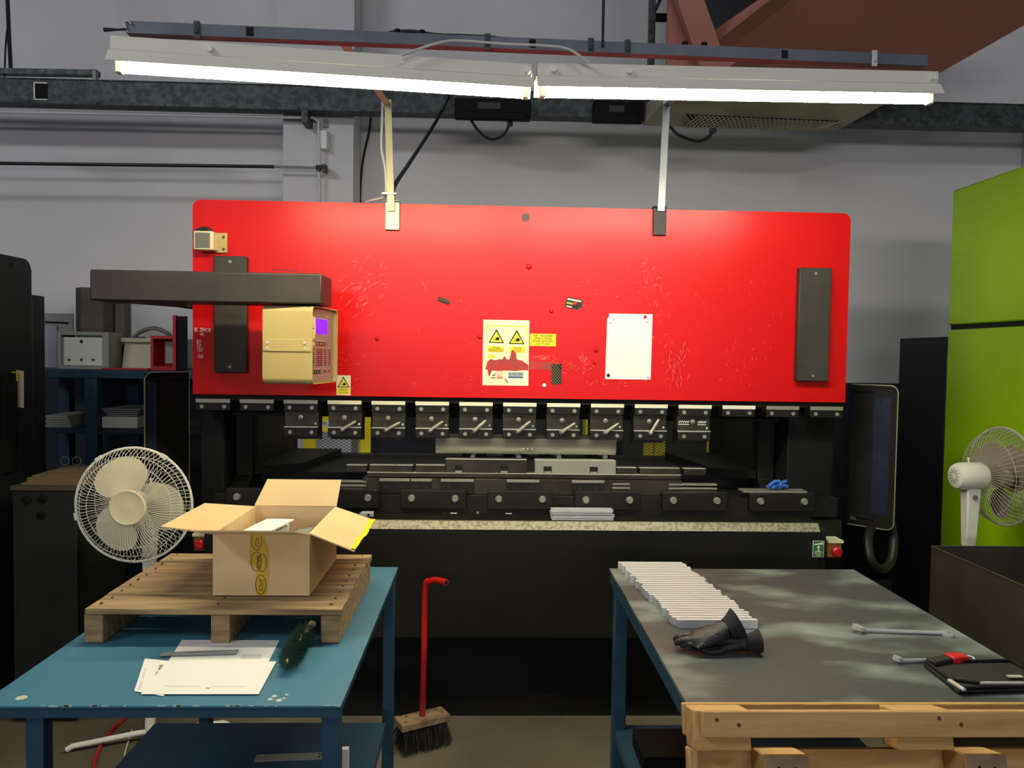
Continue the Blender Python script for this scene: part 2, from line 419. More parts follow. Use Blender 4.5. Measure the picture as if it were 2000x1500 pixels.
# ---- overhead duct
h = [PH_(1255, 245), PH_(1632, 257), PH_(2120, -18), PH_(1555, -12), PH_(1390, 100)]
def duct_slab(ps, th):
    mb = MB(); return mb, mb.slab(ps, th, nrm=V((0, 0, 1)))
t = thing('overhead_duct', 'large brown overhead duct hanging in the upper right corner', 'duct', (2.0, 4.2, HZ))
spl = 4.62
def lerp(a, b, y): return a + (b - a) * ((y - a.y) / (b.y - a.y))
near = [lerp(h[4], h[0], spl), lerp(h[1], h[2], spl), h[2], h[3], h[4]]
far = [h[0], h[1], lerp(h[1], h[2], spl), lerp(h[4], h[0], spl)]
mb, _ = duct_slab(near, .11); mb.build('duct_body', M_hood, t, smooth=False)
mb, _ = duct_slab(far, .11); mb.build('lamplit_section', M_hoodlit, t, smooth=False)  # far end of the same duct, lamplight held in its beige
mb = MB(); mb.bar(h[3] + V((-.07, -.02, -.012)), lerp(h[4], h[0], 4.6) + V((-.06, 0, -.012)), .12, .022); mb.build('side_flange', M_hood, t)
# grille
g = [PH_(1335, 247, .004), PH_(1600, 254, .004), PH_(1640, 236, .004), PH_(1338, 223, .004)]
mb = MB(); mb.slab([p for p in g], .003, nrm=V((0, 0, -1))); gr = mb.build('grille', M_holedark, t)
mb = MB()
for i in range(34):
    u = i / 33
    a = g[0].lerp(g[1], u); b = g[3].lerp(g[2], min(1, u + .09)); mb.bar(a + V((0, 0, -.007)), b + V((0, 0, -.007)), .012, .004)
    if i < 31:
        b = g[3].lerp(g[2], max(0, u - .09)); mb.bar(a + V((0, 0, -.006)), b + V((0, 0, -.006)), .010, .003)
mb.build('mesh', M_hoodlit, gr)
t = thing('support_frame', 'brown painted steel support frame with a slanted brace above the right lamp', 'frame', tuple(PY(1350, 100, 4.3)))
a = PY(1304, 60, 4.3); b = PY(1352, 60, 4.3)
mb = MB(); mb.box(a.x, b.x + .06, 4.3, 4.33, PY(1320, 128, 4.3).z, 5.0); mb.build('panel', M_hood, t)
mb = MB(); mb.bar(PY(1335, -30, 4.22), PY(1392, 135, 4.22), .05, .14, up=(1, 0, 0)); mb.build('brace', M_hood, t)
mb = MB(); mb.box(PY(1345, 50, 4.88).x, PY(1620, 50, 4.88).x, 4.87, 4.89, 3.52, 5.0); mb.build('shade_backing', M_dkmachine, t)  # dark sheet added to stand for the shaded opening
mb = MB(); c = PY(1432, 60, 4.72)
mb.tube([c + V((math.cos(q) * .05, math.sin(q) * .05, math.sin(q) * .07 + math.cos(q) * .02)) for q in [i * 2 * PI / 14 for i in range(14)]], .014, 8, closed=True)
tag(mb.build('hose_ring', M_gold), 'small golden hose ring tucked behind the brown brace', 'hose')
t = thing('truss_post', 'dark steel truss post with a cross bar above the lamps', 'post', tuple(PY(1273, 90, 4.6)))
mb = MB(); a = PY(1273, 45, 4.6); mb.box(a.x - .018, a.x + .018, 4.58, 4.62, PY(1273, 190, 4.6).z, 5.0); mb.build('upright', M_galv, t)
mb = MB(); mb.bar(PY(1278, 34, 4.6), PY(1306, 35, 4.6), .03, .04); mb.build('cross_bar', M_black2, t)
mb = MB(); mb.bar(PY(1277, 26, 4.6), PY(1300, -22, 4.6), .02, .02); mb.build('diagonal', M_galv, t)
mb = MB(); a = PY(1178, 40, 2.37); mb.cyl((a.x, 2.37, PY(1178, 92, 2.37).z), (a.x, 2.37, 5.0), .0045, 6)
tag(mb.build('hanger_rod', M_cable), 'thin dark vertical hanger rod above the lamp joint', 'rod')

# ================================================================ LAMPS
def lamp(lpx, rpx, Yl, Yr, label, knobs, glow):
    a = PY(*lpx, Yl); b = PY(*rpx, Yr)
    d = b - a; Ln = d.length; ux = d.normalized(); back = V((0, 0, 1)).cross(ux).normalized(); up = ux.cross(back).normalized()
    t = thing('fluorescent_lamp', label, 'lamp', tuple((a + b) / 2), 'tube lamps above the press')
    O = (a + b) / 2
    M = Matrix(((ux.x, back.x, up.x, O.x), (ux.y, back.y, up.y, O.y), (ux.z, back.z, up.z, O.z), (0, 0, 0, 1)))
    h = Ln / 2     # origin: middle of the front lip edge ; local x along, y back, z up
    W = .046
    th = .0012
    mb = MB()
    mb.slab([(-h, 0, 0), (h, 0, 0), (h, .020, .036), (-h, .020, .036)], th)
    mb.slab([(-h, 2 * W, -.004), (h, 2 * W, -.004), (h, 2 * W - .02, .036), (-h, 2 * W - .02, .036)], -th)
    mb.slab([(-h, .020, .036), (h, .020, .036), (h, 2 * W - .02, .036), (-h, 2 * W - .02, .036)], th)
    mb.xf(M); mb.build('reflector', M_refl, t, smooth=False)
    mb = MB(); mb.box(-h + .004, h - .004, .022, 2 * W - .022, .0375, .078); mb.xf(M); mb.build('body', M_refl, t, bevel=.003)
    mb = MB(); mb.cyl((-h + .03, W, -.005), (h - .03, W, -.005), .0125, 20); mb.xf(M); mb.build('tube', glow, t)
    for s in (-1, 1):
        mb = MB(); mb.box(s * (h - .03), s * (h - .012), W - .012, W + .012, -.02, .036); mb.xf(M); mb.build('lamp_holder', M_white, t, bevel=.003)
    for u in knobs:
        mb = MB(); mb.cyl((u * h, .0235, .055), (u * h, .008, .055), .011, 12, .008); mb.xf(M); mb.build('knob', M_white, t)
    return M, h
lampM1, lampH1 = lamp((205, 117), (1043, 171), 2.22, 2.31, 'left fluorescent lamp with its tube lit and cream reflector', (-.54, .97), M_tubew)
lampM2, lampH2 = lamp((1050, 168), (1845, 183), 2.315, 2.40, 'right fluorescent lamp with its tube lit and white reflector', (-.56, .96, -.92), M_tube)
# rail
a = PY(246, 52, 2.27); b = PY(1812, 118, 2.45)
d = (b - a); ux = d.normalized(); bk = V((0, 0, 1)).cross(ux).normalized(); upv = ux.cross(bk)
MR = Matrix(((ux.x, bk.x, upv.x, a.x), (ux.y, bk.y, upv.y, a.y), (ux.z, bk.z, upv.z, a.z), (0, 0, 0, 1)))
RL = d.length
t = thing('mounting_rail', 'long grey steel rail carrying both fluorescent lamps', 'rail', tuple((a + b) / 2))
mb = MB(); mb.box(0, RL, 0, .002, -.017, .017); mb.box(0, RL, .002, .034, .015, .017); mb.box(0, RL, .002, .034, -.017, -.015); mb.box(0, RL, .032, .034, -.017, .017)
mb.xf(MR); mb.build('channel', M_rail, t)
for px in (466, 996, 1506):
    u = RL * (px - 246) / (1812 - 246)
    mb = MB(); mb.box(u - .01, u + .01, -.0015, 0, -.012, .013); mb.xf(MR); mb.build('slot', M_holedark, t)
for px in (371, 909, 1111, 1184, 1696):
    u = RL * (px - 246) / (1812 - 246)
    mb = MB(); mb.box(u - .009, u + .009, -.004, -.0005, -.026, .024); mb.box(u - .009, u + .009, -.004, .036, .0175, .021); mb.box(u - .005, u + .005, -.008, -.004, -.012, -.002)
    mb.xf(MR); mb.build('clip', M_galv if px not in (1696,) else M_bright, t, bevel=.001)
for px in (737, 784, 1302, 1342):
    u = RL * (px - 246) / (1812 - 246)
    mb = MB(); mb.cyl((u, .012, .017), (u, .012, .030), .009, 6); mb.xf(MR); mb.build('bolt', M_black2, t)
mb = MB(); mb.tube([PY(246, 57, 2.275), PY(232, 58, 2.275), PY(203, 58, 2.275)], [.004, .003, .006], 6); mb.build('wire_end', M_cable, t)
mb = MB(); c = PY(247, 47, 2.265); mb.tube([c + V((0, 0, -.012)), c + V((-.008, 0, .004)), c + V((.006, 0, .012)), c + V((.012, 0, 0))], .003, 6); mb.build('hook', M_bright, t)
mb = MB(); mb.tube(tube_px([(752, 84, 2.37), (757, 66, 2.36), (800, 61, 2.36), (850, 68, 2.36), (900, 70, 2.36), (960, 73, 2.37), (1010, 79, 2.38), (1090, 83, 2.39), (1180, 87, 2.40)], 2.3, .006), .0055, 8)
tag(mb.build('black_power_cable', M_cable), 'black cable lying along the top of the lamp rail', 'cable')
mb = MB(); mb.tube(tube_px([(785, 108, 2.27), (820, 95, 2.275), (865, 82, 2.275), (905, 80, 2.285), (990, 86, 2.29), (1060, 89, 2.30), (1110, 96, 2.305), (1150, 122, 2.31)], 2.3, .004), .004, 8)
tag(mb.build('white_lamp_cable', M_cablew), 'white cable arched over the joint between the two lamps', 'cable')
# ================================================================ PRESS BRAKE
YP = 3.40
PXL, PXR, PZB, PZT = -1.281, 1.617, 1.405, 2.25
press = thing('press_brake', 'large press brake with a scratched red front and black bed', 'press', (0.15, 3.4, 0))
def rrect(x0, x1, z0, z1, r, corners='tltr', n=6):
    pts = []
    def arc(cx, cz, a0):
        for i in range(n + 1):
            q = a0 + (PI / 2) * i / n; pts.append((cx + r * math.cos(q), cz + r * math.sin(q)))
    if 'br' in corners: arc(x1 - r, z0 + r, -PI / 2)
    else: pts.append((x1, z0))
    if 'tr' in corners: arc(x1 - r, z1 - r, 0)
    else: pts.append((x1, z1))
    if 'tl' in corners: arc(x0 + r, z1 - r, PI / 2)
    else: pts.append((x0, z1))
    if 'bl' in corners: arc(x0 + r, z0 + r, PI)
    else: pts.append((x0, z0))
    return pts
mb = MB()
mb.prism(rrect(PXL, PXR, PZB, PZT, .035), 'y', YP, YP + .06)
mb.prism([(PXL + .03, PZB), (PXR - .03, PZB), (PXR - .03, PZT - .03), (PXL + .03, PZT - .03)], 'y', YP + .0605, YP + .16)
# scratches worn into the paint (second material)
rs = random.Random(3)
def scratch(px, py, ln, ang, w):
    c = PY(px, py, YP); d = V((math.cos(ang), 0, math.sin(ang))) * ln / 2; n = V((-math.sin(ang), 0, math.cos(ang))) * w / 2
    o = V((0, -.0004, 0)); a, b = c - d + o, c + d + o; mid = c + n * rs.uniform(-2, 2) + o
    mb.poly([a, mid - n, b, mid + n], 1)
for (cx, cy, sx, sy, N, am, asd, lm) in ((705, 575, 40, 45, 46, .75, .35, .030), (720, 540, 45, 30, 14, .6, .5, .02), (1325, 720, 25, 40, 44, 1.45, .35, .026),
        (1260, 545, 45, 35, 24, 1.2, .8, .018), (1290, 600, 20, 70, 18, 1.5, .4, .02), (1200, 746, 60, 8, 30, 0.3, .8, .014), (1120, 715, 50, 12, 30, .2, .5, .02),
        (1060, 698, 24, 5, 40, .5, .8, .016), (1140, 703, 8, 7, 16, 1.0, .5, .02), (940, 660, 120, 60, 16, .5, .9, .012), (1460, 700, 60, 60, 26, 1.4, .5, .016), (830, 555, 6, 10, 5, -1.2, .3, .025),
        (680, 700, 50, 60, 18, .3, .8, .014), (1430, 560, 90, 80, 18, 1, 1, .01), (880, 740, 150, 12, 16, .2, .6, .014), (1100, 560, 110, 40, 16, .2, .7, .014)):
    for i in range(N):
        scratch(cx + rs.gauss(0, sx * .55), cy + rs.gauss(0, sy * .55), abs(rs.gauss(lm, lm * .5)) + .003, am + rs.gauss(0, asd), rs.uniform(.0008, .0026))
# grime smear next to the slot (third material)
a, b = PY(1030, 706, YP), PY(1078, 722, YP)
mb.box(a.x, b.x, YP - .0005, YP - .0001, b.z, a.z, 2)
cover = mb.build('front_cover', [M_red, M_scr, M_reddark], press)
def on_panel(px, py, off=0.0):
    p = PY(px, py, YP); p.y = YP - off; return p
for (px, py, r, m_) in ((1033, 521, .0135, M_red), (1077, 608, .009, M_red), (1164, 684, .009, M_red), (1162, 709, .009, M_red), (937, 658, .009, M_red), (737, 662, .009, M_red), (1063, 753, .010, M_white)):
    p = on_panel(px, py); mb = MB(); mb.lathe([(r, 0), (r * .9, .004), (r * .6, .008), (.0001, .0095)], p, 'y', 14); o = mb.build('rivet', m_, cover)
    if m_ is M_white: o['label'] = 'white rivet cap'
p = on_panel(1027, 425); mb = MB(); mb.lathe([(.020, .0005), (.020, .003), (.016, .003), (.016, .0006)], p, 'y', 20); mb.build('inspection_hole', M_reddark, cover)
mb = MB(); mb.cyl(p + V((0, -.0004, 0)), p + V((0, -.0012, 0)), .016, 20); mb.build('hole_plug', M_dkbrown, cover)
# slot with mesh
x0, x1, z0, z1 = rect(1077, 711, 1097, 751, YP)
mb = MB(); mb.box(x0, x1, YP - .0012, YP - .0002, z0, z1); sl = mb.build('slot', M_holedark, press, label='dark slot with mesh showing')
mb = MB()
for i in range(-3, 8):
    for s in (-1, 1):
        za = z0 + (z1 - z0) * (i / 6); zb = za + s * (x1 - x0) * 1.2
        pa, pb = V((x0, YP - .0022, za)), V((x1, YP - .0022, zb))
        lo, hi = (0, 1)
        def cl(p, q):
            ts = [0, 1]
            for zz in (z0, z1):
                if abs(q.z - p.z) > 1e-9: ts.append((zz - p.z) / (q.z - p.z))
            ts = sorted(u for u in ts if 0 <= u <= 1)
            segs = [(u, v_) for u, v_ in zip(ts, ts[1:]) if z0 - 1e-6 <= (p.z + (q.z - p.z) * (u + v_) / 2) <= z1 + 1e-6]
            return segs
        for u, v_ in cl(pa, pb):
            if v_ - u > .05: mb.bar(pa.lerp(pb, u), pa.lerp(pb, v_), .0010, .0016, up=(0, 0, 1))
mb.build('mesh', mat('slot_mesh', (128, 122, 92), .6), sl)
# handwriting
for txt, px, py, s in (('SK. ZEMOR.', 396, 645, .0245), ('4N.', 395, 653, .022), ('8,3', 388, 667, .024), ('7,4', 388, 675, .024), ('12,0', 390, 683, .024), ('10,0', 391, 696, .024)):
    p = on_panel(px, py); o = lettering(txt, s, 'handwriting', M_white, cover, front(p.x, YP - .0004, p.z, -.03), sx=.6, sh=.12)
    o['label'] = 'white handwritten note'
# dark column covers
for (px0, py0, px1, py1, nm) in ((418, 500, 482, 728, 'left'), (1558, 523, 1621, 745, 'right')):
    x0, x1, z0, z1 = rect(px0, py0, px1, py1, YP - .03)
    mb = MB(); mb.box(x0, x1, YP - .035, YP - .0005, z0, z1); c = mb.build('cover_plate', M_cover, press, bevel=.005)
    for zz in (z1 - .025, z0 + .025):
        p = V(((x0 + x1) / 2, YP - .035, zz)); mb = MB(); mb.lathe([(.007, 0), (.006, .004), (.002, .004), (.002, .002)], p, 'y', 12); mb.build('screw', M_steel, c)
# limit switch box, top left
x0, x1, z0, z1 = rect(378, 451, 417, 488, YP - .07)
mb = MB(); mb.box(x0, x1, YP - .075, YP - .012, z0, z1); sw = mb.build('switch_box', M_beige2, press, bevel=.006)
mb = MB(); mb.box(x0 + .009, x1 - .013, YP - .079, YP - .0752, z0 + .008, z1 - .008); mb.build('switch_face', M_inkg, sw, bevel=.002)
mb = MB(); mb.box(x1 - .02, x1 + .037, YP - .012, YP - .0005, z0 - .004, z1 + .002); mb.build('bracket', M_beige, sw, bevel=.002)
for zz in (z0 + .012, z1 - .016):
    mb = MB(); mb.lathe([(.0065, 0), (.005, .003), (.0001, .003)], (x1 + .022, YP - .012, zz), 'y', 10); mb.build('screw', M_brownsteel, sw)
mb = MB(); mb.tube(spline([V((x0 + .06, YP - .01, z1 + .0)), V((x0 + .03, YP - .012, z1 + .018)), V((x0 - .012, YP - .012, z1 + .002)), V((x0 - .016, YP + .02, z1 - .035)), V((x0 - .002, YP + .12, z1 - .06))], 5), .010, 8); mb.build('cable', M_cable, sw)

# ---- labels stuck to the red front
def sheet(px0, py0, px1, py1, name, m_, label, th=.0006):
    x0, x1, z0, z1 = rect(px0, py0, px1, py1, YP)
    mb = MB(); mb.box(x0, x1, YP - .0006 - th, YP - .0006, z0, z1)
    return mb.build(name, m_, press, label=label), x0, x1, z0, z1
def tri(mbx, cx, cz, w, hgt, y, mi=0):
    mbx.prism([(cx - w / 2, cz - hgt / 2), (cx + w / 2, cz - hgt / 2), (cx, cz + hgt / 2)], 'y', y, y + .0003, mi)
def warn_tri(parent, cx, cz, w, hgt, y):
    mb = MB(); tri(mb, cx, cz, w, hgt, y - .0003); mb.build('triangle_border', M_ink, parent)
    mb = MB(); tri(mb, cx, cz - hgt * .045, w * .78, hgt * .76, y - .0007); mb.build('warning_triangle', M_signy, parent)
    mb = MB()      # crushed-hand pictogram: wrist block, fist and press arrow
    mb.box(cx - w * .2, cx + w * .02, y - .0011, y - .0008, cz - hgt * .30, cz - hgt * .26)
    mb.lathe([(w * .12, 0), (w * .12, .0003)], (cx + w * .08, y - .0008, cz - hgt * .2), 'y', 14)
    mb.box(cx - w * .08, cx + w * .06, y - .0011, y - .0008, cz - hgt * .24, cz - hgt * .17)
    mb.box(cx - w * .13, cx - w * .105, y - .0011, y - .0008, cz - hgt * .14, cz + hgt * .02)
    mb.build('pictogram', M_ink, parent)
s, x0, x1, z0, z1 = sheet(943, 625, 1033, 753, 'safety_sheet', M_signw, 'cream torn safety sheet with two yellow warning triangles')
w, hh = x1 - x0, z1 - z0; ys = YP - .0013
def U(u): return x0 + w * u
def W_(v): return z1 - hh * v
warn_tri(s, U(.29), W_(.245), w * .34, hh * .215, ys); warn_tri(s, U(.73), W_(.255), w * .35, hh * .22, ys)
mb = MB()
for (u0, v0, u1, v1) in ((.11, .40, .46, .495), (.58, .405, .91, .5), (.11, .535, .26, .585), (.08, .085, .95, .10), (.08, .10, .095, .40), (.935, .10, .95, .45)):
    mb.box(U(u0), U(u1), ys - .0003, ys, W_(v1), W_(v0))
mb.build('yellow_panel', M_signy, s)
for (u, v, txt, sz) in ((.285, .425, 'UWAGA!', .011), (.285, .45, 'NIEBEZPIECZEŃSTWO', .0085), (.285, .475, 'ZGNIECENIA DŁONI', .0085), (.75, .425, 'UWAGA!', .011), (.76, .455, 'RUCHOMY', .0085), (.77, .48, 'ELEMENT', .0085)):
    lettering(txt, sz, 'lettering', M_ink, s, front(U(u), ys - .0005, W_(v)), sx=.8)
# torn strip: bare worn paint showing through the sheet
mb = MB(); top = [(.10, .64), (.16, .60), (.27, .615), (.36, .60), (.43, .60), (.47, .545), (.52, .60), (.58, .60), (.62, .47), (.66, .45), (.72, .51), (.74, .6), (.86, .615), (.92, .65), (.995, .68)]
bot = [(.995, .765), (.9, .76), (.7, .775), (.5, .77), (.36, .775), (.2, .775), (.15, .87), (.12, .83), (.11, .765), (.06, .755)]
mb.prism([(U(u), W_(v)) for u, v in top + bot], 'y', ys - .0004, ys - .0001); mb.build('torn_strip', M_reddark, s)
mb = MB()
for (u0, v0, u1, v1) in ((.56, .80, .88, .845), (.56, .855, .88, .885)): mb.box(U(u0), U(u1), ys - .0003, ys, W_(v1), W_(v0))
mb.build('blue_panel', M_blue, s)
lettering('STREFA ROBOCZA', .009, 'lettering', M_white, s, front(U(.72), ys - .0005, W_(.822)), sx=.8)
mb = MB(); mb.lathe([(.013, 0), (.013, .0003), (.0105, .0003), (.0105, 0)], (U(.37), ys, W_(.815)), 'y', 20, closed=False); mb.bar(V((U(.37) - .008, ys - .0002, W_(.84))), V((U(.37) + .008, ys - .0002, W_(.79))), .0003, .002)
mb.box(U(.31), U(.44), ys - .0003, ys, W_(.895), W_(.865)); mb.build('prohibition_mark', M_scr, s)
mb = MB(); mb.box(U(.18), U(.29), ys - .0003, ys, W_(.892), W_(.875)); mb.prism([(U(.2), W_(.84)), (U(.23), W_(.86)), (U(.28), W_(.85)), (U(.28), W_(.8)), (U(.26), W_(.83))], 'y', ys - .0003, ys)
mb.prism([(U(.47), W_(.88)), (U(.5), W_(.93)), (U(.56), W_(.97)), (U(.55), W_(.94)), (U(.5), W_(.9))], 'y', ys - .0003, ys); mb.build('dark_scuff', M_inkg, s)
s2, x0, x1, z0, z1 = sheet(1035, 652, 1086, 676, 'yellow_sticker', M_signy, 'yellow safety slogan sticker right of the torn sheet')
for i, txt in enumerate(('NIKT NIE ZADBA', 'LEPIEJ O TWOJE', 'BEZPIECZEŃSTWO', 'NIŻ TY SAM')):
    lettering(txt, .0125, 'lettering', M_ink, s2, front((x0 + x1) / 2, ys - .0003, z1 - .009 - i * .0122), sx=.86)
s3, x0, x1, z0, z1 = sheet(657, 733, 685, 772, 'warning_sticker', M_signw, 'cream hand-crush warning sticker below the control console')
warn_tri(s3, (x0 + x1) / 2, z1 - (z1 - z0) * .33, (x1 - x0) * .86, (z1 - z0) * .56, ys)
mb = MB(); mb.box(x0 + .004, x1 - .004, ys - .0003, ys, z0 + .005, z0 + .03); mb.build('yellow_panel', M_signy, s3)
lettering('UWAGA!', .010, 'lettering', M_ink, s3, front((x0 + x1) / 2, ys - .0005, z0 + .023), sx=.85)
lettering('RYZYKO ZGNIECENIA', .0055, 'lettering', M_ink, s3, front((x0 + x1) / 2, ys - .0005, z0 + .012), sx=.85)

# ---- ram foot and frames behind
mb = MB(); mb.box(PXL, PXR - .01, YP + .02, YP + .10, 1.375, PZB - .001); mb.build('ram_foot', M_black, press, bevel=.003)
mb = MB(); mb.box(PXL + .06, PXR - .06, YP + .162, YP + .30, 1.30, 2.16); mb.build('ram', M_black, press)
for x0, x1 in ((-1.16, -1.08), (1.30, 1.38)):
    mb = MB(); mb.prism([(3.36, 0.0), (4.45, 0.0), (4.45, 2.0), (3.705, 2.0), (3.705, 1.42), (3.60, 1.30), (3.60, 1.02), (3.36, .90)], 'x', x0, x1); mb.build('side_frame', M_black, press, bevel=.004)
for x0, x1 in ((-1.27, -1.165), (1.385, 1.60)):
    mb = MB(); mb.box(x0, x1, 3.46, 4.40, 0.02, 1.372); mb.build('side_casing', M_black2, press, bevel=.006)
mb = MB(); mb.box(-1.0785, 1.2985, 4.30, 4.38, .93, 1.028); mb.build('rear_beam', M_steeldd, press)
mb = MB(); mb.box(-1.0785, 1.2985, 3.71, 4.2, .70, 1.02); mb.prism([(-1.0785, 3.62), (-.88, 3.72), (-.80, 4.29), (-1.0785, 4.29)], 'z', 1.021, 1.06); mb.prism([(1.2985, 3.62), (1.1, 3.72), (1.02, 4.29), (1.2985, 4.29)], 'z', 1.021, 1.06); mb.build('back_table', M_black, press)
# rear guards: yellow frames and expanded mesh at the back of the press
def rear_mesh(px0, py0, px1, py1, Y, m_, label=None, pitch=.030):
    x0, x1, z0, z1 = rect(px0, py0, px1, py1, Y)
    mb = MB(); k = .55
    n = int(((x1 - x0) + (z1 - z0) / k) / pitch) + 1
    for i in range(n):
        for s in (1, -1):
            # lines x = c + s*(z-z0)/k
            c = x0 + i * pitch - (0 if s < 0 else (z1 - z0) / k)
            pa = V((c, Y, z0)); pb = V((c + s * (z1 - z0) / k, Y, z1))
            t0, t1 = 0.0, 1.0; dx = pb.x - pa.x
            ta, tb = sorted(((x0 - pa.x) / dx, (x1 - pa.x) / dx)); t0 = max(t0, ta); t1 = min(t1, tb)
            if t1 - t0 > .02: mb.bar(pa.lerp(pb, t0), pa.lerp(pb, t1), .002, .004, up=(0, 1, 0))
    mb.box(x0, x1, Y + .002, Y + .006, z1 - .01, z1); mb.box(x0, x1, Y + .002, Y + .006, z0, z0 + .01)
    return mb.build('rear_mesh', m_, press, smooth=False, label=label)
M_meshb = mat('mesh_blue_grey', (38, 48, 74), 0.55, 0.2)
M_meshd = mat('mesh_olive_grey', (70, 70, 52), 0.55, 0.2)
rear_mesh(619, 806, 704, 900, 4.40, M_meshb, 'blue-grey expanded mesh'); rear_mesh(1030, 800, 1145, 905, 4.40, M_meshd); rear_mesh(1216, 800, 1382, 903, 4.40, M_meshd)
for (px0, py0, px1, py1) in ((593, 845, 618, 897), (711, 810, 724, 890), (699, 852, 711, 890), (1257, 858, 1275, 896), (1277, 858, 1298, 896), (1139, 806, 1158, 850), (1381, 812, 1402, 900)):
    x0, x1, z0, z1 = rect(px0, py0, px1, py1, 4.42)
    mb = MB(); mb.box(x0, x1, 4.41, 4.43, z0 - .02, z1 + .02); mb.build('yellow_frame_bar', M_yel, press)
x0, x1, z0, z1 = rect(624, 806, 646, 843, 4.39)
mb = MB(); mb.box(x0, x1, 4.392, 4.394, z0, z1); st = mb.build('yellow_sign', M_signy, press)
mb = MB(); mb.box(x0 + .004, x1 - .004, 4.3905, 4.392, z0 + .028, z0 + .062); mb.build('white_band', M_white, st)
lettering('DEC', .032, 'lettering', M_ink, st, front((x0 + x1) / 2, 4.390, z0 + .045), sx=.8)
# back gauge fingers
for px in (923, 1013, 1092, 1182):
    a = PY(px, 893, 3.45); b = PY(px + (-14 if px > 1050 else (-6 if px > 950 else 4)), 884, 3.75)
    mb = MB(); mb.cyl(a, b, .011, 12); f = mb.build('gauge_finger', M_bright, press)
    mb = MB(); mb.ball(a, .0125); mb.build('finger_tip', M_white, f)
    mb = MB(); mb.box(b.x - .06, b.x + .06, b.y, b.y + .08, b.z - .03, b.z + .02); mb.build('finger_block', M_black, f)
# ---- tool clamps along the ram
XC = [PY(555 + 85.45 * i + 33, 790, 3.36).x for i in range(-2, 13)]
def clamp(x, full, lever_ang, bright):
    w = .073
    mb = MB(); mb.box(x - w, x + w, 3.355, 3.419, 1.338, 1.374); blk = mb.build('clamp_block', M_steeldd, press, bevel=.002)
    mb = MB(); mb.box(x - w, x + w, 3.3515, 3.3545, 1.372, 1.388); mb.build('top_strip', M_strip if bright else M_steel, blk)
    for s in (-1, 1):
        mb = MB(); mb.lathe([(.0085, 0), (.0085, .003), (.0045, .003), (.004, .001)], (x + s * .048, 3.355, 1.355), 'y', 12); mb.build('screw', M_steel, blk)
    if full:
        mb = MB(); mb.box(x - w, x + w, 3.375, 3.452, 1.268, 1.3375); bd = mb.build('clamp_body', M_steeld, press, bevel=.002)
        mb = MB(); mb.box(x - w, x + w, 3.358, 3.374, 1.228, 1.268); mb.box(x - w, x + w, 3.428, 3.452, 1.21, 1.2675); jw = mb.build('clamp_jaw', M_steeldd, press, bevel=.002)
        mb = MB(); mb.box(x - w, x + w, 3.357, 3.3745, 1.2685, 1.2715); mb.build('jaw_edge', M_bright, jw)
        for s in (-1, 1):
            mb = MB(); mb.lathe([(.0085, 0), (.0085, .003), (.0045, .003), (.004, .001)], (x + s * .046, 3.358, 1.248), 'y', 12); mb.build('screw', M_steel, jw)
        mb = MB(); mb.lathe([(.011, 0), (.010, .005), (.005, .006), (.004, .009), (.001, .0095)], (x - .004, 3.375, 1.312), 'y', 12); mb.build('bolt', M_steel, bd)
        mb = MB(); mb.ball((x + .060, 3.373, 1.284), .005); mb.build('stop_pin', M_bright, bd)
        if lever_ang is not None:
            p = V((x + .008 - .02 * math.cos(lever_ang), 3.345, 1.262)); q = p + V((math.cos(lever_ang), 0, math.sin(lever_ang))) * .072
            mb = MB(); mb.tube([p - (q - p) * .08, p, p.lerp(q, .3), p.lerp(q, .9), q], [.004, .010, .0075, .0075, .003], 10)
            mb.cyl(p, p + V((0, .028, 0)), .009, 10); mb.build('lever', M_steel if lever_ang > 0 else M_steeldd, bd)
        return bd
    return blk
levs = {0: None, 1: .55, 2: .5, 3: .62, 4: .75, 5: .7, 6: .58, 7: .62, 8: 1.05, 9: None}
for i in range(-2, 13):
    o = clamp(XC[i + 2], 0 <= i <= 9, levs.get(i), 1 <= i <= 10)
    if i == 9:
        x = XC[i + 2]
        for j, (u0, u1, v) in enumerate(((-.068, -.02, 1.2985), (.018, .056, 1.298))):
            mb = MB()
            mb.box(x + u0, x + u1, 3.3735, 3.3745, v, v + .003)
            for k in range(5):
                uu = x + u0 + (u1 - u0) * (k + .3) / 5; mb.bar(V((uu, 3.374, v + .007)), V((uu + .006, 3.374, v + .018)), .0008, .002, up=(1, 0, 0))
                mb.bar(V((uu - .002, 3.374, v + .012)), V((uu + .008, 3.374, v + .015)), .0008, .002)
            mb.build('chalk_mark', M_white, o, label='white chalk scribble')
# ---- bed
bx0, bx1 = -1.16, 1.462
mb = MB()
prof = [(3.2, .40), (3.2, .862), (3.222, .892), (3.322, .905), (3.322, .40)]
mb.prism(prof, 'x', bx0, bx1 - .03); mb.prism([(y + (.006 if y < 3.21 else 0), z) for y, z in prof[:2]] + [(3.225, .882), (3.322, .89), (3.322, .40)], 'x', bx1 - .03, bx1)
bed = mb.build('bed', M_black, press, bevel=.003)
mb = MB(); mb.prism([(3.1990, .8625), (3.2215, .8932), (3.232, .8945), (3.232, .8938), (3.222, .8924), (3.2, .8622)], 'x', bx0 + .01, bx1 - .03)
M_worn = mat('worn_bed_edge', (152, 147, 124), 0.5, 0.2, (112, 107, 90), 70, 0.45, 0.62)
mb.build('worn_top', M_worn, bed)
mb = MB(); mb.box(bx0 + .04, bx1 - .04, 3.34, 3.6, 0.0, .41); mb.build('bed_base', M_black2, press)
mb = MB(); mb.box(bx0, bx1 + .10, 3.324, 3.40, .90, .985); mb.build('die_rail', M_steeldd, press, bevel=.002)
mb = MB(); mb.box(bx0, bx1 + .02, 3.401, 3.62, .60, .97); mb.build('bed_back', M_black, press)
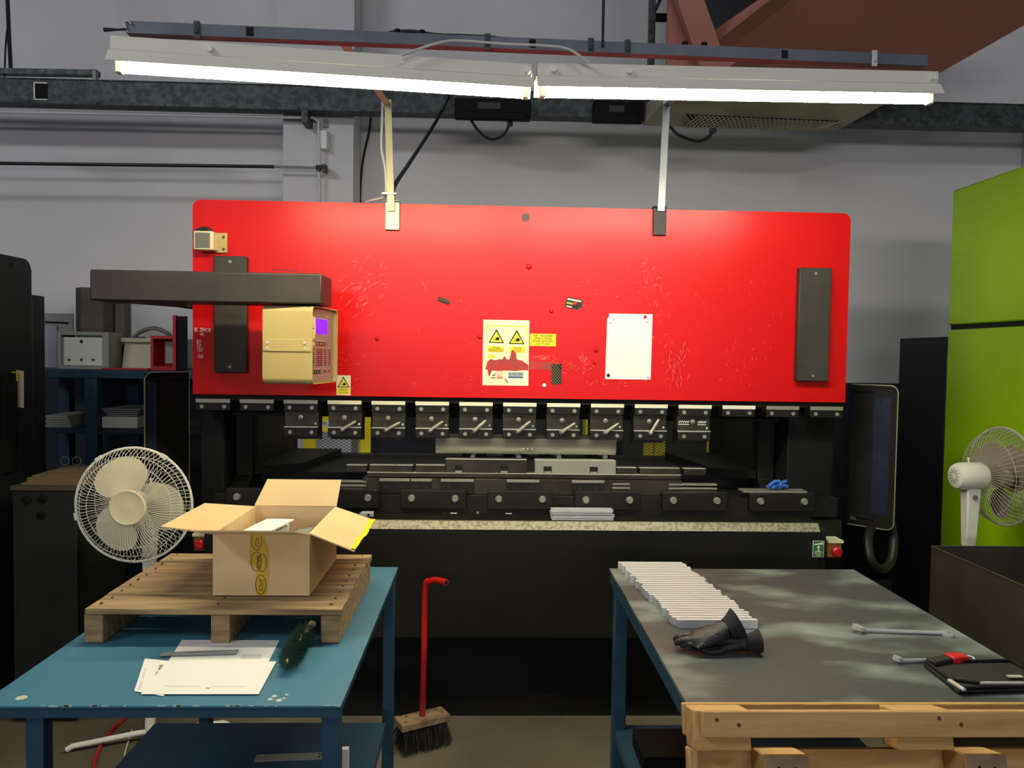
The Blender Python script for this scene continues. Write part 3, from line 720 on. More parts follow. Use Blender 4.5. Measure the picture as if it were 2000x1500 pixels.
# clamp plates with large bolts
xb = [PY(463 + 85.2 * i, 972, 3.30).x for i in range(14)]
for i in range(0, 14, 2):
    xa, xb_ = xb[i] - .048, xb[i + 1] + .048
    z = 1.008
    mb = MB(); mb.box(xa, xb_, 3.300, 3.3235, .928, z); pl = mb.build('clamp_plate', M_steeldd, press, bevel=.0025)
    mb = MB(); mb.box(xa + .002, xb_ - .002, 3.3015, 3.3225, z + .0002, z + .0016); mb.build('plate_edge', M_steeld, pl)
    for j in (i, i + 1):
        mb = MB(); mb.lathe([(.0165, 0), (.0165, .005), (.014, .009), (.0125, .013), (.0105, .0135), (.010, .011), (.0001, .011)], (xb[j], 3.300, .973), 'y', 18); mb.build('bolt', M_steel, pl)
# die holder stack behind the plates
mb = MB(); mb.box(PY(710, 945, 3.35).x, PY(1330, 945, 3.35).x, 3.335, 3.398, .9855, 1.055); mb.build('die_holder', M_steeld, press, bevel=.002)
for (px0, px1) in ((803, 843), (861, 925), (990, 1053), (1117, 1180), (741, 800)):
    x0, x1, z0, z1 = rect(px0, 931, px1, 956, 3.33)
    mb = MB(); mb.box(x0, x1, 3.326, 3.3345, .99, 1.042); pl = mb.build('holder_clamp', M_steeldd, press, bevel=.0015)
    mb = MB(); mb.box(x0, x1, 3.327, 3.3345, 1.0425, 1.054); mb.build('clamp_lip', M_steel, pl)
    for s in (.25, .75):
        mb = MB(); mb.lathe([(.006, 0), (.006, .003), (.003, .003), (.003, .001)], (x0 + (x1 - x0) * s, 3.326, 1.018), 'y', 10); mb.build('screw', M_steeld, pl)
for (px0, px1) in ((660, 716), (805, 843), (1196, 1230), (1306, 1400)):
    x0, x1, z0, z1 = rect(px0, 936, px1, 954, 3.34)
    mb = MB()
    for k in range(3): mb.box(x0, x1, 3.333 + .0, 3.3349 if px0 not in (660, 1306) else 3.36, 1.0 + k * .017, 1.007 + k * .017)
    mb.build('slide_bars', M_steel, press)
# emergency stops on both ends of the bed
for (px0, py0, px1, py1, cx, cy, pn) in ((380, 1046, 412, 1075, 393, 1062, 'l'), (1614, 1059, 1642, 1088, 1631, 1076, 'r')):
    x0, x1, z0, z1 = rect(px0, py0, px1, py1, 3.26)
    mb = MB(); mb.box(x0, x1, 3.25, 3.32, z0, z1); eb = mb.build('stop_box', mat('stop_box_yellow', (178, 128, 58), .6, 0, (150, 110, 50), 20), press, bevel=.004)
    mb = MB(); mb.box(x0 - .002, x1 + .002, 3.24, 3.32, z1 + .001, z1 + .012); mb.build('shade', M_signw, eb)
    p = PY(cx, cy, 3.25); mb = MB(); mb.lathe([(.014, 0), (.014, .01), (.022, .016), (.022, .024), (.016, .03), (.0001, .031)], (p.x, 3.25, p.z), 'y', 18); mb.build('stop_button', M_redplast, eb)
    mb = MB(); mb.box(min(x0, x1) - .03, x1 + .03, 3.3205, 3.36, z0 - .1, z1 + .08); mb.build('stop_post', M_black, press)
x0, x1, z0, z1 = rect(1587, 1056, 1609, 1088, 3.2)
mb = MB(); mb.box(x0, x1, 3.198, 3.1995, z0, z1); gs = mb.build('green_sign', M_white, press, label='small green arrow sign with a white border')
mb = MB(); mb.box(x0 + .002, x1 - .002, 3.1972, 3.198, z0 + .020, z1 - .002); mb.box(x0 + .002, x1 - .002, 3.1972, 3.198, z0 + .002, z0 + .018); mb.build('green_field', M_green, gs)
xm = (x0 + x1) / 2; mb = MB()
mb.box(xm - .0025, xm + .0025, 3.1966, 3.1972, z0 + .026, z0 + .042); mb.prism([(xm - .009, z0 + .042), (xm + .009, z0 + .042), (xm, z0 + .051)], 'y', 3.1966, 3.1972); mb.box(xm - .014, xm + .014, 3.1966, 3.1972, z0 + .023, z0 + .026)
mb.prism([(x0 + .004, z1 - .014), (x1 - .006, z1 - .006), (x1 - .004, z1 - .016), (x0 + .004, z1 - .018)], 'y', 3.1966, 3.1972)
for k in range(2): mb.box(xm - .013, xm + .011, 3.1966, 3.1972, z0 + .006 + k * .006, z0 + .008 + k * .006)
mb.build('arrow', M_signw, gs)
# side guards with perforated strips
def guard(px0, py0, px1, py1, Y0, Y1, perf, rim, roundside):
    a = PY(px0, (py0 + py1) / 2, Y0); b = PY(px1, (py0 + py1) / 2, Y1)
    z1 = PY((px0 + px1) / 2, py0, (Y0 + Y1) / 2).z; z0 = PY((px0 + px1) / 2, py1, (Y0 + Y1) / 2).z
    d = V((b.x - a.x, b.y - a.y, 0)); L_ = d.length; ux = d.normalized(); nn = V((ux.y, -ux.x, 0))
    M = Matrix(((ux.x, -nn.x, 0, a.x), (ux.y, -nn.y, 0, a.y), (0, 0, 1, 0), (0, 0, 0, 1)))
    u0, u1 = perf[0] * L_, perf[1] * L_; zz0 = z0 + (z1 - z0) * perf[2]; zz1 = z0 + (z1 - z0) * perf[3]
    mb = MB()
    outl = rrect(0, L_, z0, z1, .035, roundside)
    mb.box(0, u0, 0, .002, z0 + .03, z1 - .03); mb.box(u1, L_, 0, .002, z0 + .03, z1 - .03)
    mb.prism(rrect(0, L_, z1 - .04, z1, .035, roundside), 'y', 0, .002); mb.prism(rrect(0, L_, z0, z0 + .04, .035, 'br' if 'tr' in roundside else 'bl'), 'y', 0, .002)
    mb.box(u0, u1, 0, .002, z0 + .04, zz0); mb.box(u0, u1, 0, .002, zz1, z1 - .04)
    mb.xf(M); g = mb.build('side_guard', M_black, press, smooth=False)
    mb = MB(); nx = 7; nz = int((zz1 - zz0) / ((u1 - u0) / nx) / .8)
    for i in range(nx + 1):
        u = u0 + (u1 - u0) * i / nx; mb.box(u - .0016, u + .0016, .0003, .0017, zz0, zz1)
    for i in range(nz + 1):
        z = zz0 + (zz1 - zz0) * i / nz; mb.box(u0, u1, .0003, .0017, z - .0022, z + .0022)
    mb.xf(M); mb.build('perforated_strip', M_meshb, g, smooth=False)
    mb = MB(); q = [V((u, .001, z)) for u, z in outl]
    if 'tr' in roundside: q = [V((0, .001, z0))] + q[:-1]
    mb.tube(q, .0028, 6, closed=False); mb.xf(M); mb.build('guard_rim', rim, g)
    return g
M_rimb = mat('rim_bare_metal', (170, 164, 140), .5, .5)
guard(1659, 752, 1750, 1030, 3.60, 3.45, (.50, .86, .1, .92), M_rimb, 'trbr')
guard(283, 727, 370, 1010, 3.45, 3.60, (.07, .25, .1, .93), M_rimb, 'tlbl')

# ---- struts that carry the lamps, clipped over the red front
def strut(pxc, pyt, pxb, clip, label, m_, tie):
    xb_ = PY(pxb, 410, 3.375).x; xt = PY(pxc, pyt, 3.375).x
    zt = PY(pxc, 195, 3.375).z; zb = PY(pxb, 412, 3.375).z
    t = thing('lamp_strut', label, 'strut', (xb_, 3.38, PZT - .1), 'struts carrying the lamps')
    mb = MB(); mb.bar(V((xb_, 3.375, zb)), V((xt, 3.375, zt)), .006, .030, up=(1, 0, 0)); mb.build('upright', m_, t)
    tgt = V((xt, 2.36, 0)); u = RL * .5
    # arm reaching forward to the rail
    lam = (xt - MR.translation.x) / ux.x; rp = MR @ V((lam, .042, -.006))
    mb = MB(); mb.bar(V((xt, 3.372, zt - .02)), V((xt, rp.y, rp.z)), .028, .006); mb.build('arm', m_, t)
    x0, x1, z0, z1 = rect(*clip, YP)
    mb = MB(); mb.box(x0, x1, YP - .016, YP - .0008, z0, PZT + .01); mb.box(x0, x1, YP - .016, YP + .08, PZT + .0005, PZT + .012); mb.build('clip', M_cover if m_ is not M_strutl else M_steel, t, bevel=.002)
    if tie:
        z = PY(760, 378, 3.37).z; mb = MB(); mb.box(x0 - .012, xb_ + .022, 3.364, 3.386, z - .004, z + .004); mb.build('cable_tie', M_white, t)
M_strutl = mat('strut_zinc_yellow', (196, 188, 150), .5, .3); M_strutr = mat('strut_zinc', (160, 164, 166), .45, .5)
strut(757, 235, 764, (753, 398, 781, 450), 'left lamp strut rising from the red press front with a cable tie', M_strutl, True)
strut(1301, 250, 1291, (1275, 408, 1300, 460), 'right lamp strut rising from the red press front', M_strutr, False)
mb = MB(); mb.tube(tube_px([(748, 190, 3.39), (746, 240, 3.38), (745, 290, 3.38), (752, 330, 3.37), (754, 375, 3.385), (748, 386, 3.42), (727, 391, 3.45), (715, 396, 3.5)], 3.4, .006), .0055, 8)
tag(mb.build('strut_cable', M_cablew), 'white cable running down beside the left lamp strut', 'cable')

# ---- things held on the red front by magnets
def on(px, py): return PY(px, py, YP)
c = on(867, 587); mb = MB(); mb.box(-.026, .026, -.008, 0, -.0085, .0085); mb.xf(Matrix.Translation((c.x, YP - .0008, c.z)) @ Matrix.Rotation(.33, 4, 'Y'))
tag(mb.build('bar_magnet', M_cover, bevel=.002), 'dark bar magnet stuck at a tilt on the red front', 'magnet')
t = thing('business_card', 'small dark card with a curled corner on the red press front', 'card', (on(1121, 593).x, YP - .0007, on(1121, 593).z), local=True)
w2, h2 = .036, .0235
mb = MB(); mb.prism([(-w2, -h2), (w2 - .012, -h2), (w2, -h2 + .012), (w2, h2), (-w2, h2)], 'y', -.0008, 0); cd = mb.build('card', M_ink, t)
mb = MB(); mb.poly([(w2 - .012, -.0012, -h2), (w2, -.0012, -h2 + .012), (w2 - .008, -.006, -h2 + .009)]); mb.poly([(w2 - .012, -.0013, -h2), (w2 - .008, -.0061, -h2 + .009), (w2, -.0013, -h2 + .012)]); mb.build('curled_corner', M_white, cd)
mb = MB(); mb.box(-w2 + .004, w2 - .006, -.0012, -.0008, h2 - .012, h2 - .005); mb.box(-w2 + .004, -w2 + .03, -.0012, -.0008, -h2 + .004, -h2 + .009); mb.build('print_bar', M_signw, cd)
mb = MB(); mb.box(-w2 + .004, -.004, -.0012, -.0008, -.006, .002); mb.build('green_print', mat('lime_print', (150, 190, 60), .6), cd)
t.rotation_euler = (0, .17, 0)
def magnet(px, py, r, m_, label, off=.0015):
    p = on(px, py); mb = MB(); mb.lathe([(r, 0), (r, .004), (r * .8, .007), (.0001, .0078)], (p.x, YP - off, p.z), 'y', 16)
    tag(mb.build('round_magnet', m_), label, 'magnet')
magnet(1123, 593, .010, M_redplast, 'red round magnet holding the small dark card')
x0, x1, z0, z1 = rect(1183, 613, 1273, 741, YP)
mb = MB(); mb.prism([(x0, z0), (x1 - .002, z0), (x1, z1), (x0 + .012, z1), (x0 + .012, z1 - .016), (x0 + .004, z1 - .022)], 'y', YP - .0018, YP - .0008)
bd = tag(mb.build('white_notice', M_white), 'blank white notice sheet held by magnets on the red front', 'notice')
magnet(1260, 619, .0075, M_redplast, 'red magnet at the top right corner of the white notice', .002)
magnet(1188, 733, .0075, M_rubber, 'black magnet at the bottom left corner of the white notice', .002)
magnet(1193, 629, .0065, M_white, 'lower white magnet at the top left of the white notice', .002)
magnet(1198, 622, .0055, M_white, 'upper white magnet at the top left of the white notice', .002)
magnet(1264, 627, .006, M_white, 'white magnet under the red one on the white notice', .002)
magnet(1266, 735, .0075, M_white, 'white magnet at the bottom right corner of the white notice', .002)

# ---- tooling: punch and dies are separate loose tools
x0, x1, z0, z1 = rect(851, 851, 1203, 887, 3.40)
t = thing('punch_bar', 'long pale steel punch held in the clamps under the red front', 'punch', ((x0 + x1) / 2, 3.41, z0))
mb = MB(); mb.prism([(3.385, z1 - .012), (3.395, z0 + .02), (3.405, z0), (3.415, z0 + .02), (3.425, z1 - .012)], 'x', x0, x1); mb.build('blade', M_steel, t)
mb = MB(); mb.box(x0 + .01, x1 - .015, 3.388, 3.425, z1 - .0115, z1 + .004); mb.build('tang', M_steeld, t)
for i, px in enumerate((1022, 1031, 1039)):
    p = PY(px, 877, 3.39); mb = MB(); mb.cyl((p.x, 3.392, p.z), (p.x, 3.388, p.z), .003, 8); mb.build('dowel', M_bright, t)
def die(px0, py0, px1, py1, Y0, Y1, label, slots=(), m_=M_steeld, grp='dies on the press bed'):
    x0, x1, z0, z1 = rect(px0, py0, px1, py1, Y0)
    if DZ: z0 = max(z0, DZ[0]); 
    t = thing('die_block', label, 'die', ((x0 + x1) / 2, (Y0 + Y1) / 2, z0), grp)
    ym = (Y0 + Y1) / 2
    mb = MB(); mb.prism([(Y0, z0), (Y1, z0), (Y1, z1), (ym + .008, z1), (ym, z1 - .012), (ym - .008, z1), (Y0, z1)], 'x', x0, x1); b = mb.build('body', m_, t, bevel=.0012)
    mb = MB(); mb.box(x0, x1, Y0 - .0006, ym - .0085, z1 + .0002, z1 + .0014); mb.build('ground_edge', M_bright, b)
    for px in slots:
        xs = PY(px, py0, Y0).x; mb = MB(); mb.box(xs - .018, xs + .018, Y0 - .001, Y0 - .0002, z0 + .002, z0 + (z1 - z0) * .55); mb.build('slot', M_holedark, b)
        mb = MB(); mb.box(xs - .015, xs + .015, Y0 - .004, Y0 - .0011, z0 + .001, z0 + .01); mb.build('key', M_steel, b)
    return x0, x1, z0, z1
DZ = []
_d = die(717, 926, 1330, 934, 3.338, 3.42, 'long narrow base bar carrying the upper dies', (), M_steeld)
DZ.append(_d[3] + .002)
die(676, 909, 716, 926, 3.352, 3.42, 'short steel die at the left end of the die row', ())
die(722, 909, 806, 926, 3.352, 3.42, 'steel die second from the left end of the row', ())
die(812, 909, 869, 926, 3.352, 3.42, 'steel die touching the left end of the raised die', ())
die(870, 898, 1029, 926, 3.348, 3.42, 'raised grey die under the left half of the punch', (896, 985), M_steeld)
die(1045, 900, 1203, 926, 3.348, 3.42, 'raised pale die under the right half of the punch', (1070, 1160), M_steel)
die(1204, 914, 1243, 931, 3.352, 3.42, 'short steel die right of the raised pale die', ())
die(1250, 915, 1328, 932, 3.352, 3.42, 'steel die second from the right end of the row', ())
die(1336, 916, 1379, 933, 3.352, 3.42, 'short steel die at the right end of the die row', ())
# ---- small things lying on the bed
def bedz(y): return .892 + (y - 3.222) * .13 + .003
t = thing('metal_block', 'small shiny metal block on the left of the press bed', 'block', (PZ(724, 1000, .90).x, 3.27, bedz(3.27)), local=True)
mb = MB(); mb.box(-.026, .026, -.012, .012, .0, .018); mb.prism([(-.026, .004), (-.034, .010), (-.026, .016)], 'y', -.012, .012); mb.build('body', M_alu, t, bevel=.002)
mb = MB(); mb.cyl((.005, -.0122, .009), (.005, -.0135, .009), .006, 10); mb.build('bore', M_holedark, t)
t.rotation_euler = (.15, 0, .1)
xs = [PY(1077, 995, 3.24).x, PY(1197, 995, 3.24).x]
for i in range(12):
    lvl, k = divmod(i, 4)
    dx = rs.uniform(-.004, .008); y = 3.232 + k * .0155 + (lvl % 2) * .003; zb = .892 + (y - 3.222) * .13 + .005 + lvl * .0125
    mb = MB(); hgt = .0115
    mb.prism([(y, zb), (y + .0135, zb), (y + .0135, zb + hgt), (y, zb + hgt), (y, zb + hgt - .004), (y + .012, zb + hgt - .004), (y + .012, zb + .004), (y, zb + .004)], 'x', xs[0] + dx, xs[1] + dx)
    tag(mb.build('aluminium_channel', M_alu, smooth=False), 'bare aluminium channel in the small pile on the press bed', 'metal strip', 'aluminium channels piled on the press bed')
def onbed(name, px, py, geom, m_, label, cat):
    p = PZ(px, py, .898); y = min(max(p.y, 3.22), 3.31); mb = MB(); geom(mb); mb.xf(Matrix.Translation((p.x, y, bedz(y) + .0005)))
    return tag(mb.build(name, m_), label, cat)
onbed('white_sliver', 888, 998, lambda m: m.box(-.014, .014, -.004, .004, 0, .002), M_white, 'white strip beside the dark clip on the press bed', 'strip')
onbed('white_strip', 992, 998, lambda m: m.box(-.014, .014, -.004, .004, 0, .002), M_white, 'lone white strip near the middle of the press bed', 'strip')
onbed('metal_clip', 872, 1001, lambda m: (m.bar(V((-.014, 0, .002)), V((.004, -.012, .002)), .004, .003), m.bar(V((.004, -.012, .002)), V((.02, .004, .002)), .004, .003)), M_brownsteel, 'dark bent clip on the left half of the press bed', 'clip')
onbed('hex_screw', 934, 994, lambda m: m.lathe([(.0065, 0), (.0065, .009), (.003, .009), (.003, .004)], (0, 0, 0), 'z', 12), M_steel, 'small upright screw in the middle of the press bed', 'screw')
# blue glove on a plate at the right
x0, x1, z0, z1 = rect(1452, 957, 1577, 966, 3.30)
mb = MB(); mb.box(x0, x1, 3.302, 3.37, 1.0105, 1.018); tag(mb.build('steel_plate', M_steel), 'flat steel plate lying on the right end of the die rail', 'plate')
mb = MB(); rr = random.Random(5)
cx = PY(1525, 950, 3.32).x
for i in range(9):
    a = V((cx + rr.uniform(-.07, .02), 3.33 + rr.uniform(-.012, .012), 1.026 + rr.uniform(0, .012)))
    b = a + V((rr.uniform(.01, .05), rr.uniform(-.01, .01), rr.uniform(-.004, .022)))
    mb.tube(spline([a, a.lerp(b, .5) + V((0, 0, rr.uniform(0, .014))), b], 4), [.008] * 9, 8)
tag(mb.build('blue_glove', M_bluerag, bevel=0), 'crumpled blue disposable glove on the steel plate', 'glove')
# black hose under the right guard
mb = MB(); mb.tube(tube_px([(1740, 1020, 3.55), (1745, 1060, 3.5), (1738, 1100, 3.45), (1718, 1112, 3.4), (1700, 1090, 3.4), (1695, 1050, 3.45), (1700, 1025, 3.55), (1660, 1010, 3.6)], 3.5, .018), .02, 10)
tag(mb.build('black_hose', M_cable), 'thick black hose looped below the right side guard', 'hose')

# ================================================================ CONTROL PENDANT
t = thing('control_pendant', 'black swing arm with a beige control console hanging from it', 'control panel', (-.9, 3.0, 1.5))
YA = 2.90
x0, x1, z0, z1 = rect(175, 530, 628, 590, YA)
mb = MB(); mb.box(x0, x1, YA, YA + .19, z0, z1); arm = mb.build('arm', M_dkbrown, t, bevel=.006)
a = PY(262, 595, 2.93); b = PY(372, 604, 3.5)
mb = MB(); mb.prism([(-1.474, 3.092), (-1.184, 3.092), (-1.288, 3.36), (-1.288, 3.6), (-1.33, 3.6), (-1.34, 3.36)], 'z', z0 + .004, z1 - .01); mb.build('lower_arm', M_dkbrown, t, bevel=.004)
mb = MB(); mb.slab([PY(532, 527, 2.95), PY(580, 530.5, 2.95), PY(582, 530, 3.05), PY(540, 527, 3.05)], .002); mb.build('loose_flap', M_cover, arm)
# console housing: rounded wrap around shell
CW, CD, CH = .193, .300, .296
con = PY(512, 675, YA + .02)
Mc = Matrix.Translation((con.x, YA + .025, PY(560, 750, YA + .02).z)) @ Matrix.Rotation(math.radians(-7), 4, 'Z')
def shell(xa, xb, r, th):
    n = 6; o = []; ii = []
    for (cy, cz, a0) in ((r, r, PI), (CD - r, r, 1.5 * PI), (CD - r, CH - r, 0), (r, CH - r, .5 * PI)):
        for k in range(n + 1):
            q = a0 + PI / 2 * k / n; o.append((cy + r * math.cos(q), cz + r * math.sin(q))); ii.append((cy + (r - th) * math.cos(q), cz + (r - th) * math.sin(q)))
    return o, ii
mb = MB(); o_, i_ = shell(0, CW, .024, .004); N = len(o_)
A = [mb.bm.verts.new((0, y, z)) for y, z in o_]; B = [mb.bm.verts.new((CW, y, z)) for y, z in o_]; C_ = [mb.bm.verts.new((CW, y, z)) for y, z in i_]; D = [mb.bm.verts.new((0.004, y, z)) for y, z in i_]
for k in range(N):
    j = (k + 1) % N
    mb.bm.faces.new((A[k], A[j], B[j], B[k])); mb.bm.faces.new((B[k], B[j], C_[j], C_[k])); mb.bm.faces.new((C_[k], C_[j], D[j], D[k]))
mb.bm.faces.new(A); mb.bm.faces.new(D[::-1])
mb.xf(Mc); hs = mb.build('console_housing', M_beige, t, ang=50)
mb = MB(); mb.box(.003, CW - .004, -.004, -.0003, CH * .415, CH * .57); mb.xf(Mc); bp = mb.build('front_strap', M_beige, t, bevel=.001)
for u in (.02, CW - .028):
    for z in (CH * .45, CH * .525):
        mb = MB(); mb.lathe([(.006, .0), (.005, .003), (.0001, .003)], (u, -.004, z), 'y', 10); mb.xf(Mc); mb.build('screw', M_bright, bp)
# recessed keypad face on the +X side
XF = CW - .012
mb = MB(); mb.box(XF - .012, XF, .006, CD - .022, .0055, CH - .0055); mb.xf(Mc); kp = mb.build('keypad_face', M_panelgrey, t)
def kbox(u0, v0, u1, v1, name, m_, th=.0012, off=0.0):
    # u 0..1 front to back, v 0..1 top to bottom
    ya, yb = .006 + (CD - .03) * u0, .006 + (CD - .03) * u1; za, zb = CH - .012 - (CH - .024) * v1, CH - .012 - (CH - .024) * v0
    mb = MB(); mb.box(XF + off + .0001, XF + off + th, ya, yb, za, zb); mb.xf(Mc); return mb.build(name, m_, kp)
kbox(.205, .115, .745, .35, 'screen_bezel', M_keyw, .001)
kbox(.225, .122, .725, .342, 'screen', M_screen, .0022)
for (u0, v0, u1, v1) in ((.27, .45, .70, .505),):
    for k in range(4): kbox(u0 + (u1 - u0) * k / 4, v0, u0 + (u1 - u0) * (k + .86) / 4, v1, 'key', M_key)
for u0 in (.09, .61, .80):
    for k in range(4): kbox(u0, .555 + .062 * k, u0 + .085, .605 + .062 * k, 'key', M_key if u0 != .09 else M_ink); 
for r_ in range(4):
    for c_ in range(3): kbox(.27 + .09 * c_, .555 + .062 * r_, .35 + .09 * c_, .607 + .062 * r_, 'key', M_key)
for k in range(4): kbox(.09 + .095 * k, .85, .17 + .095 * k, .905, 'key', M_ink)
kbox(.60, .855, .68, .895, 'green_key', M_green); kbox(.80, .855, .88, .895, 'red_key', M_redplast)
mb_ = []
for u0 in (.12, .64, .83):
    for k in range(4): mb_.append((u0, .575 + .062 * k, u0 + .03, .59 + .062 * k))
for r_ in range(4):
    for c_ in range(3): mb_.append((.30 + .09 * c_, .57 + .062 * r_, .32 + .09 * c_, .59 + .062 * r_))
for k in range(4): mb_.append((.30 + .107 * k, .465, .325 + .107 * k, .49)); mb_.append((.12 + .095 * k, .868, .14 + .095 * k, .888))
mb_ += [(.3, .43, .6, .436), (.2, .835, .4, .84), (.1, .46, .16, .50), (.62, .835, .68, .842), (.8, .835, .86, .842), (.62, .075, .8, .083)]
mb = MB()
for (u0, v0, u1, v1) in mb_:
    ya, yb = .006 + (CD - .03) * u0, .006 + (CD - .03) * u1; za, zb = CH - .012 - (CH - .024) * v1, CH - .012 - (CH - .024) * v0
    mb.box(XF + .0001, XF + .0017, ya, yb, za, zb)
mb.xf(Mc); mb.build('key_legends', M_keyw, kp)
ws = kbox(.0, .10, .19, .41, 'warning_sticker', M_signw, .0008)
def kp3(u, v, off): return Mc @ V((XF + off, .006 + (CD - .03) * u, CH - .012 - (CH - .024) * v))
mb = MB(); mb.slab([kp3(.01, .275, .001), kp3(.17, .275, .001), kp3(.06, .13, .001)], .0004); mb.build('warning_triangle', M_ink, kp)
mb = MB(); mb.slab([kp3(.02, .262, .0016), kp3(.145, .262, .0016), kp3(.06, .15, .0016)], .0004); mb.slab([kp3(.01, .39, .001), kp3(.17, .39, .001), kp3(.17, .30, .001), kp3(.01, .30, .001)], .0004); mb.build('yellow_field', M_signy, kp)
mb = MB(); mb.slab([kp3(.05, .25, .0022), kp3(.075, .25, .0022), kp3(.07, .2, .0022), kp3(.055, .2, .0022)], .0003); mb.build('pictogram', M_ink, kp)
p = Mc @ V((CW * .62, .11, CH))
mb = MB(); mb.cyl(p, V((p.x, p.y, z0 - .001)), .055, 20); mb.box(p.x - .07, p.x + .06, p.y - .05, p.y + .05, z0 - .006, z0 - .001); mb.build('swivel_neck', M_black2, t)
# ================================================================ LEFT TABLE
TZ = .85
def table(name, label, x0, x1, y0, y1, top_m, leg_m, lt, ap, lw, base, shelf, edge_m):
    t = thing(name, label, 'table', ((x0 + x1) / 2, (y0 + y1) / 2, 0))
    mb = MB(); mb.box(x0, x1, y0, y1, TZ - lt, TZ); top = mb.build('tabletop', top_m, t, bevel=.0015)
    i = .004
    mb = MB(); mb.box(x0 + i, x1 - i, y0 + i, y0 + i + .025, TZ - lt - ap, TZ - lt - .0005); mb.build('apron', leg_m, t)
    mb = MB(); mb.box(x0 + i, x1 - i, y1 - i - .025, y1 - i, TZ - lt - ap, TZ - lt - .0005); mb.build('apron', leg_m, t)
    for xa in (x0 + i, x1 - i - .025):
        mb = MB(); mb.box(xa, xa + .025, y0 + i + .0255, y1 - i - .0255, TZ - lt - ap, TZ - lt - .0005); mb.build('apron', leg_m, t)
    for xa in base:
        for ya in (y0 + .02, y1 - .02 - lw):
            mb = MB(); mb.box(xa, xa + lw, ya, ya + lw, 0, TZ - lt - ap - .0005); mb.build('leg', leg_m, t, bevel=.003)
    return t, top
LX0, LX1, LY0, LY1 = -1.052, -.298, 1.612, 2.672
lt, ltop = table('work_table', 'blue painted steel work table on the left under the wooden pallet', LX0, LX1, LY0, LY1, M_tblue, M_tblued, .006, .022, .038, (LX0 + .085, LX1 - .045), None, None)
# chipped paint on the front edge and corner
rr = random.Random(11)
for i in range(26):
    mb = MB(); x = LX0 + .12 + (LX1 - LX0 - .13) * rr.random(); w = rr.uniform(.003, .02); mb.box(x, min(x + w, LX1 - .002), LY0 - .0006, LY0 + .0004, TZ - rr.uniform(.001, .0025), TZ + .0004); mb.build('paint_chip', M_palegrey, ltop)
for (px, py, s) in ((42, 1363, .012), (536, 1360, .006), (545, 1368, .007), (528, 1366, .006), (555, 1364, .004), (560, 1357, .004)):
    mb = MB(); p = PZ(px, py, TZ); mb.lathe([(s, 0), (s, .0005)], (p.x, max(p.y, LY0 + s + .002), TZ + .0001), 'z', 7); mb.build('paint_chip', M_palegrey, ltop)
SZ = .40
mb = MB(); mb.box(LX0 + .005, LX1 - .012, LY0 + .10, LY1 - .215, SZ - .004, SZ); mb.build('lower_shelf', M_tblued, lt)
for xa in (LX0 + .085, LX1 - .045):
    mb = MB(); mb.box(xa, xa + .03, LY0 + .06, LY1 - .22, SZ - .04, SZ - .0045); mb.build('shelf_rail', M_tblued, lt)
p = PZ(560, 1480, SZ)
t = thing('perforated_plate', 'grey metal strip with two holes on the lower shelf of the blue table', 'metal strip', (p.x, p.y, SZ + .0005), local=True)
mb = MB(); mb.box(-.09, .115, -.018, .018, 0, .003); mb.build('strip', M_greyplast, t)
for y in (-.007, .007):
    mb = MB(); mb.cyl((.095, y, .0031), (.095, y, .0035), .004, 10); mb.build('hole', M_holedark, t)
t.rotation_euler = (0, 0, .06)
p = PY(706, 1462, 1.78)
mb = MB(); mb.box(LX1 - .0365, LX1 - .013, 1.775, 1.79, SZ + .0005, p.z); tag(mb.build('white_board', M_white), 'narrow white board standing on the lower shelf behind the right leg', 'board')

# ---- small pallet on the left table
AX0, AX1, AY0, AY1, AZ = -1.012, -.365, 1.955, 2.49, .942
t = thing('pallet', 'small old wooden pallet lying on the blue table', 'pallet', ((AX0 + AX1) / 2, (AY0 + AY1) / 2, TZ))
rw = random.Random(2); nb = 5; y = AY0
ws = [.118, .092, .108, .112, .093]
for i, w in enumerate(ws):
    mb = MB(); q = rw.uniform(-.004, .004)
    mb.box(AX0 + q, AX1 + rw.uniform(-.004, .004), y + .0015, y + w - .0015, AZ - .018 + .0005, AZ + rw.uniform(-.002, .001))
    b = mb.build('deck_board', M_wood, t, bevel=.002)
    y += w + .003
    mb = MB()
    for xx in (AX0 + .03, (AX0 + AX1) / 2, AX1 - .03):
        for yy in (-.025, .025): mb.cyl((xx + rw.uniform(-.008, .008), y - w / 2 + yy, AZ - .004), (xx, y - w / 2 + yy, AZ + .0015), .003, 8)
    mb.build('nails', M_brownsteel, b)
for xx in (AX0 + .026, -.668, AX1 - .024):
    mb = MB(); mb.box(xx - .026, xx + .022, AY0 + .004, AY1 - .004, TZ + .0006, AZ - .018); mb.build('stringer', M_wood, t, bevel=.003)
AZ += .0015
# ---- cardboard box
bx0_, bx1_, by0_, by1_ = -.722, -.466, 2.055, 2.425
bz0, bz1 = AZ + .0005, AZ + .168
t = thing('cardboard_box', 'open cardboard box with yellow printed tape on the wooden pallet', 'box', ((bx0_ + bx1_) / 2, (by0_ + by1_) / 2, bz0))
th = .004
mb = MB(); mb.box(bx0_, bx1_, by0_, by0_ + th, bz0, bz1); fr = mb.build('front_wall', M_card, t)
mb = MB(); mb.box(bx0_, bx1_, by1_ - th, by1_, bz0, bz1); mb.build('back_wall', M_card, t)
mb = MB(); mb.box(bx0_, bx0_ + th, by0_ + th, by1_ - th, bz0, bz1); mb.build('side_wall', M_card, t)
mb = MB(); mb.box(bx1_ - th, bx1_, by0_ + th, by1_ - th, bz0, bz1); mb.build('side_wall', M_card, t)
mb = MB(); mb.box(bx0_ + th, bx1_ - th, by0_ + th, by1_ - th, bz0, bz0 + th); mb.build('base', M_card, t)
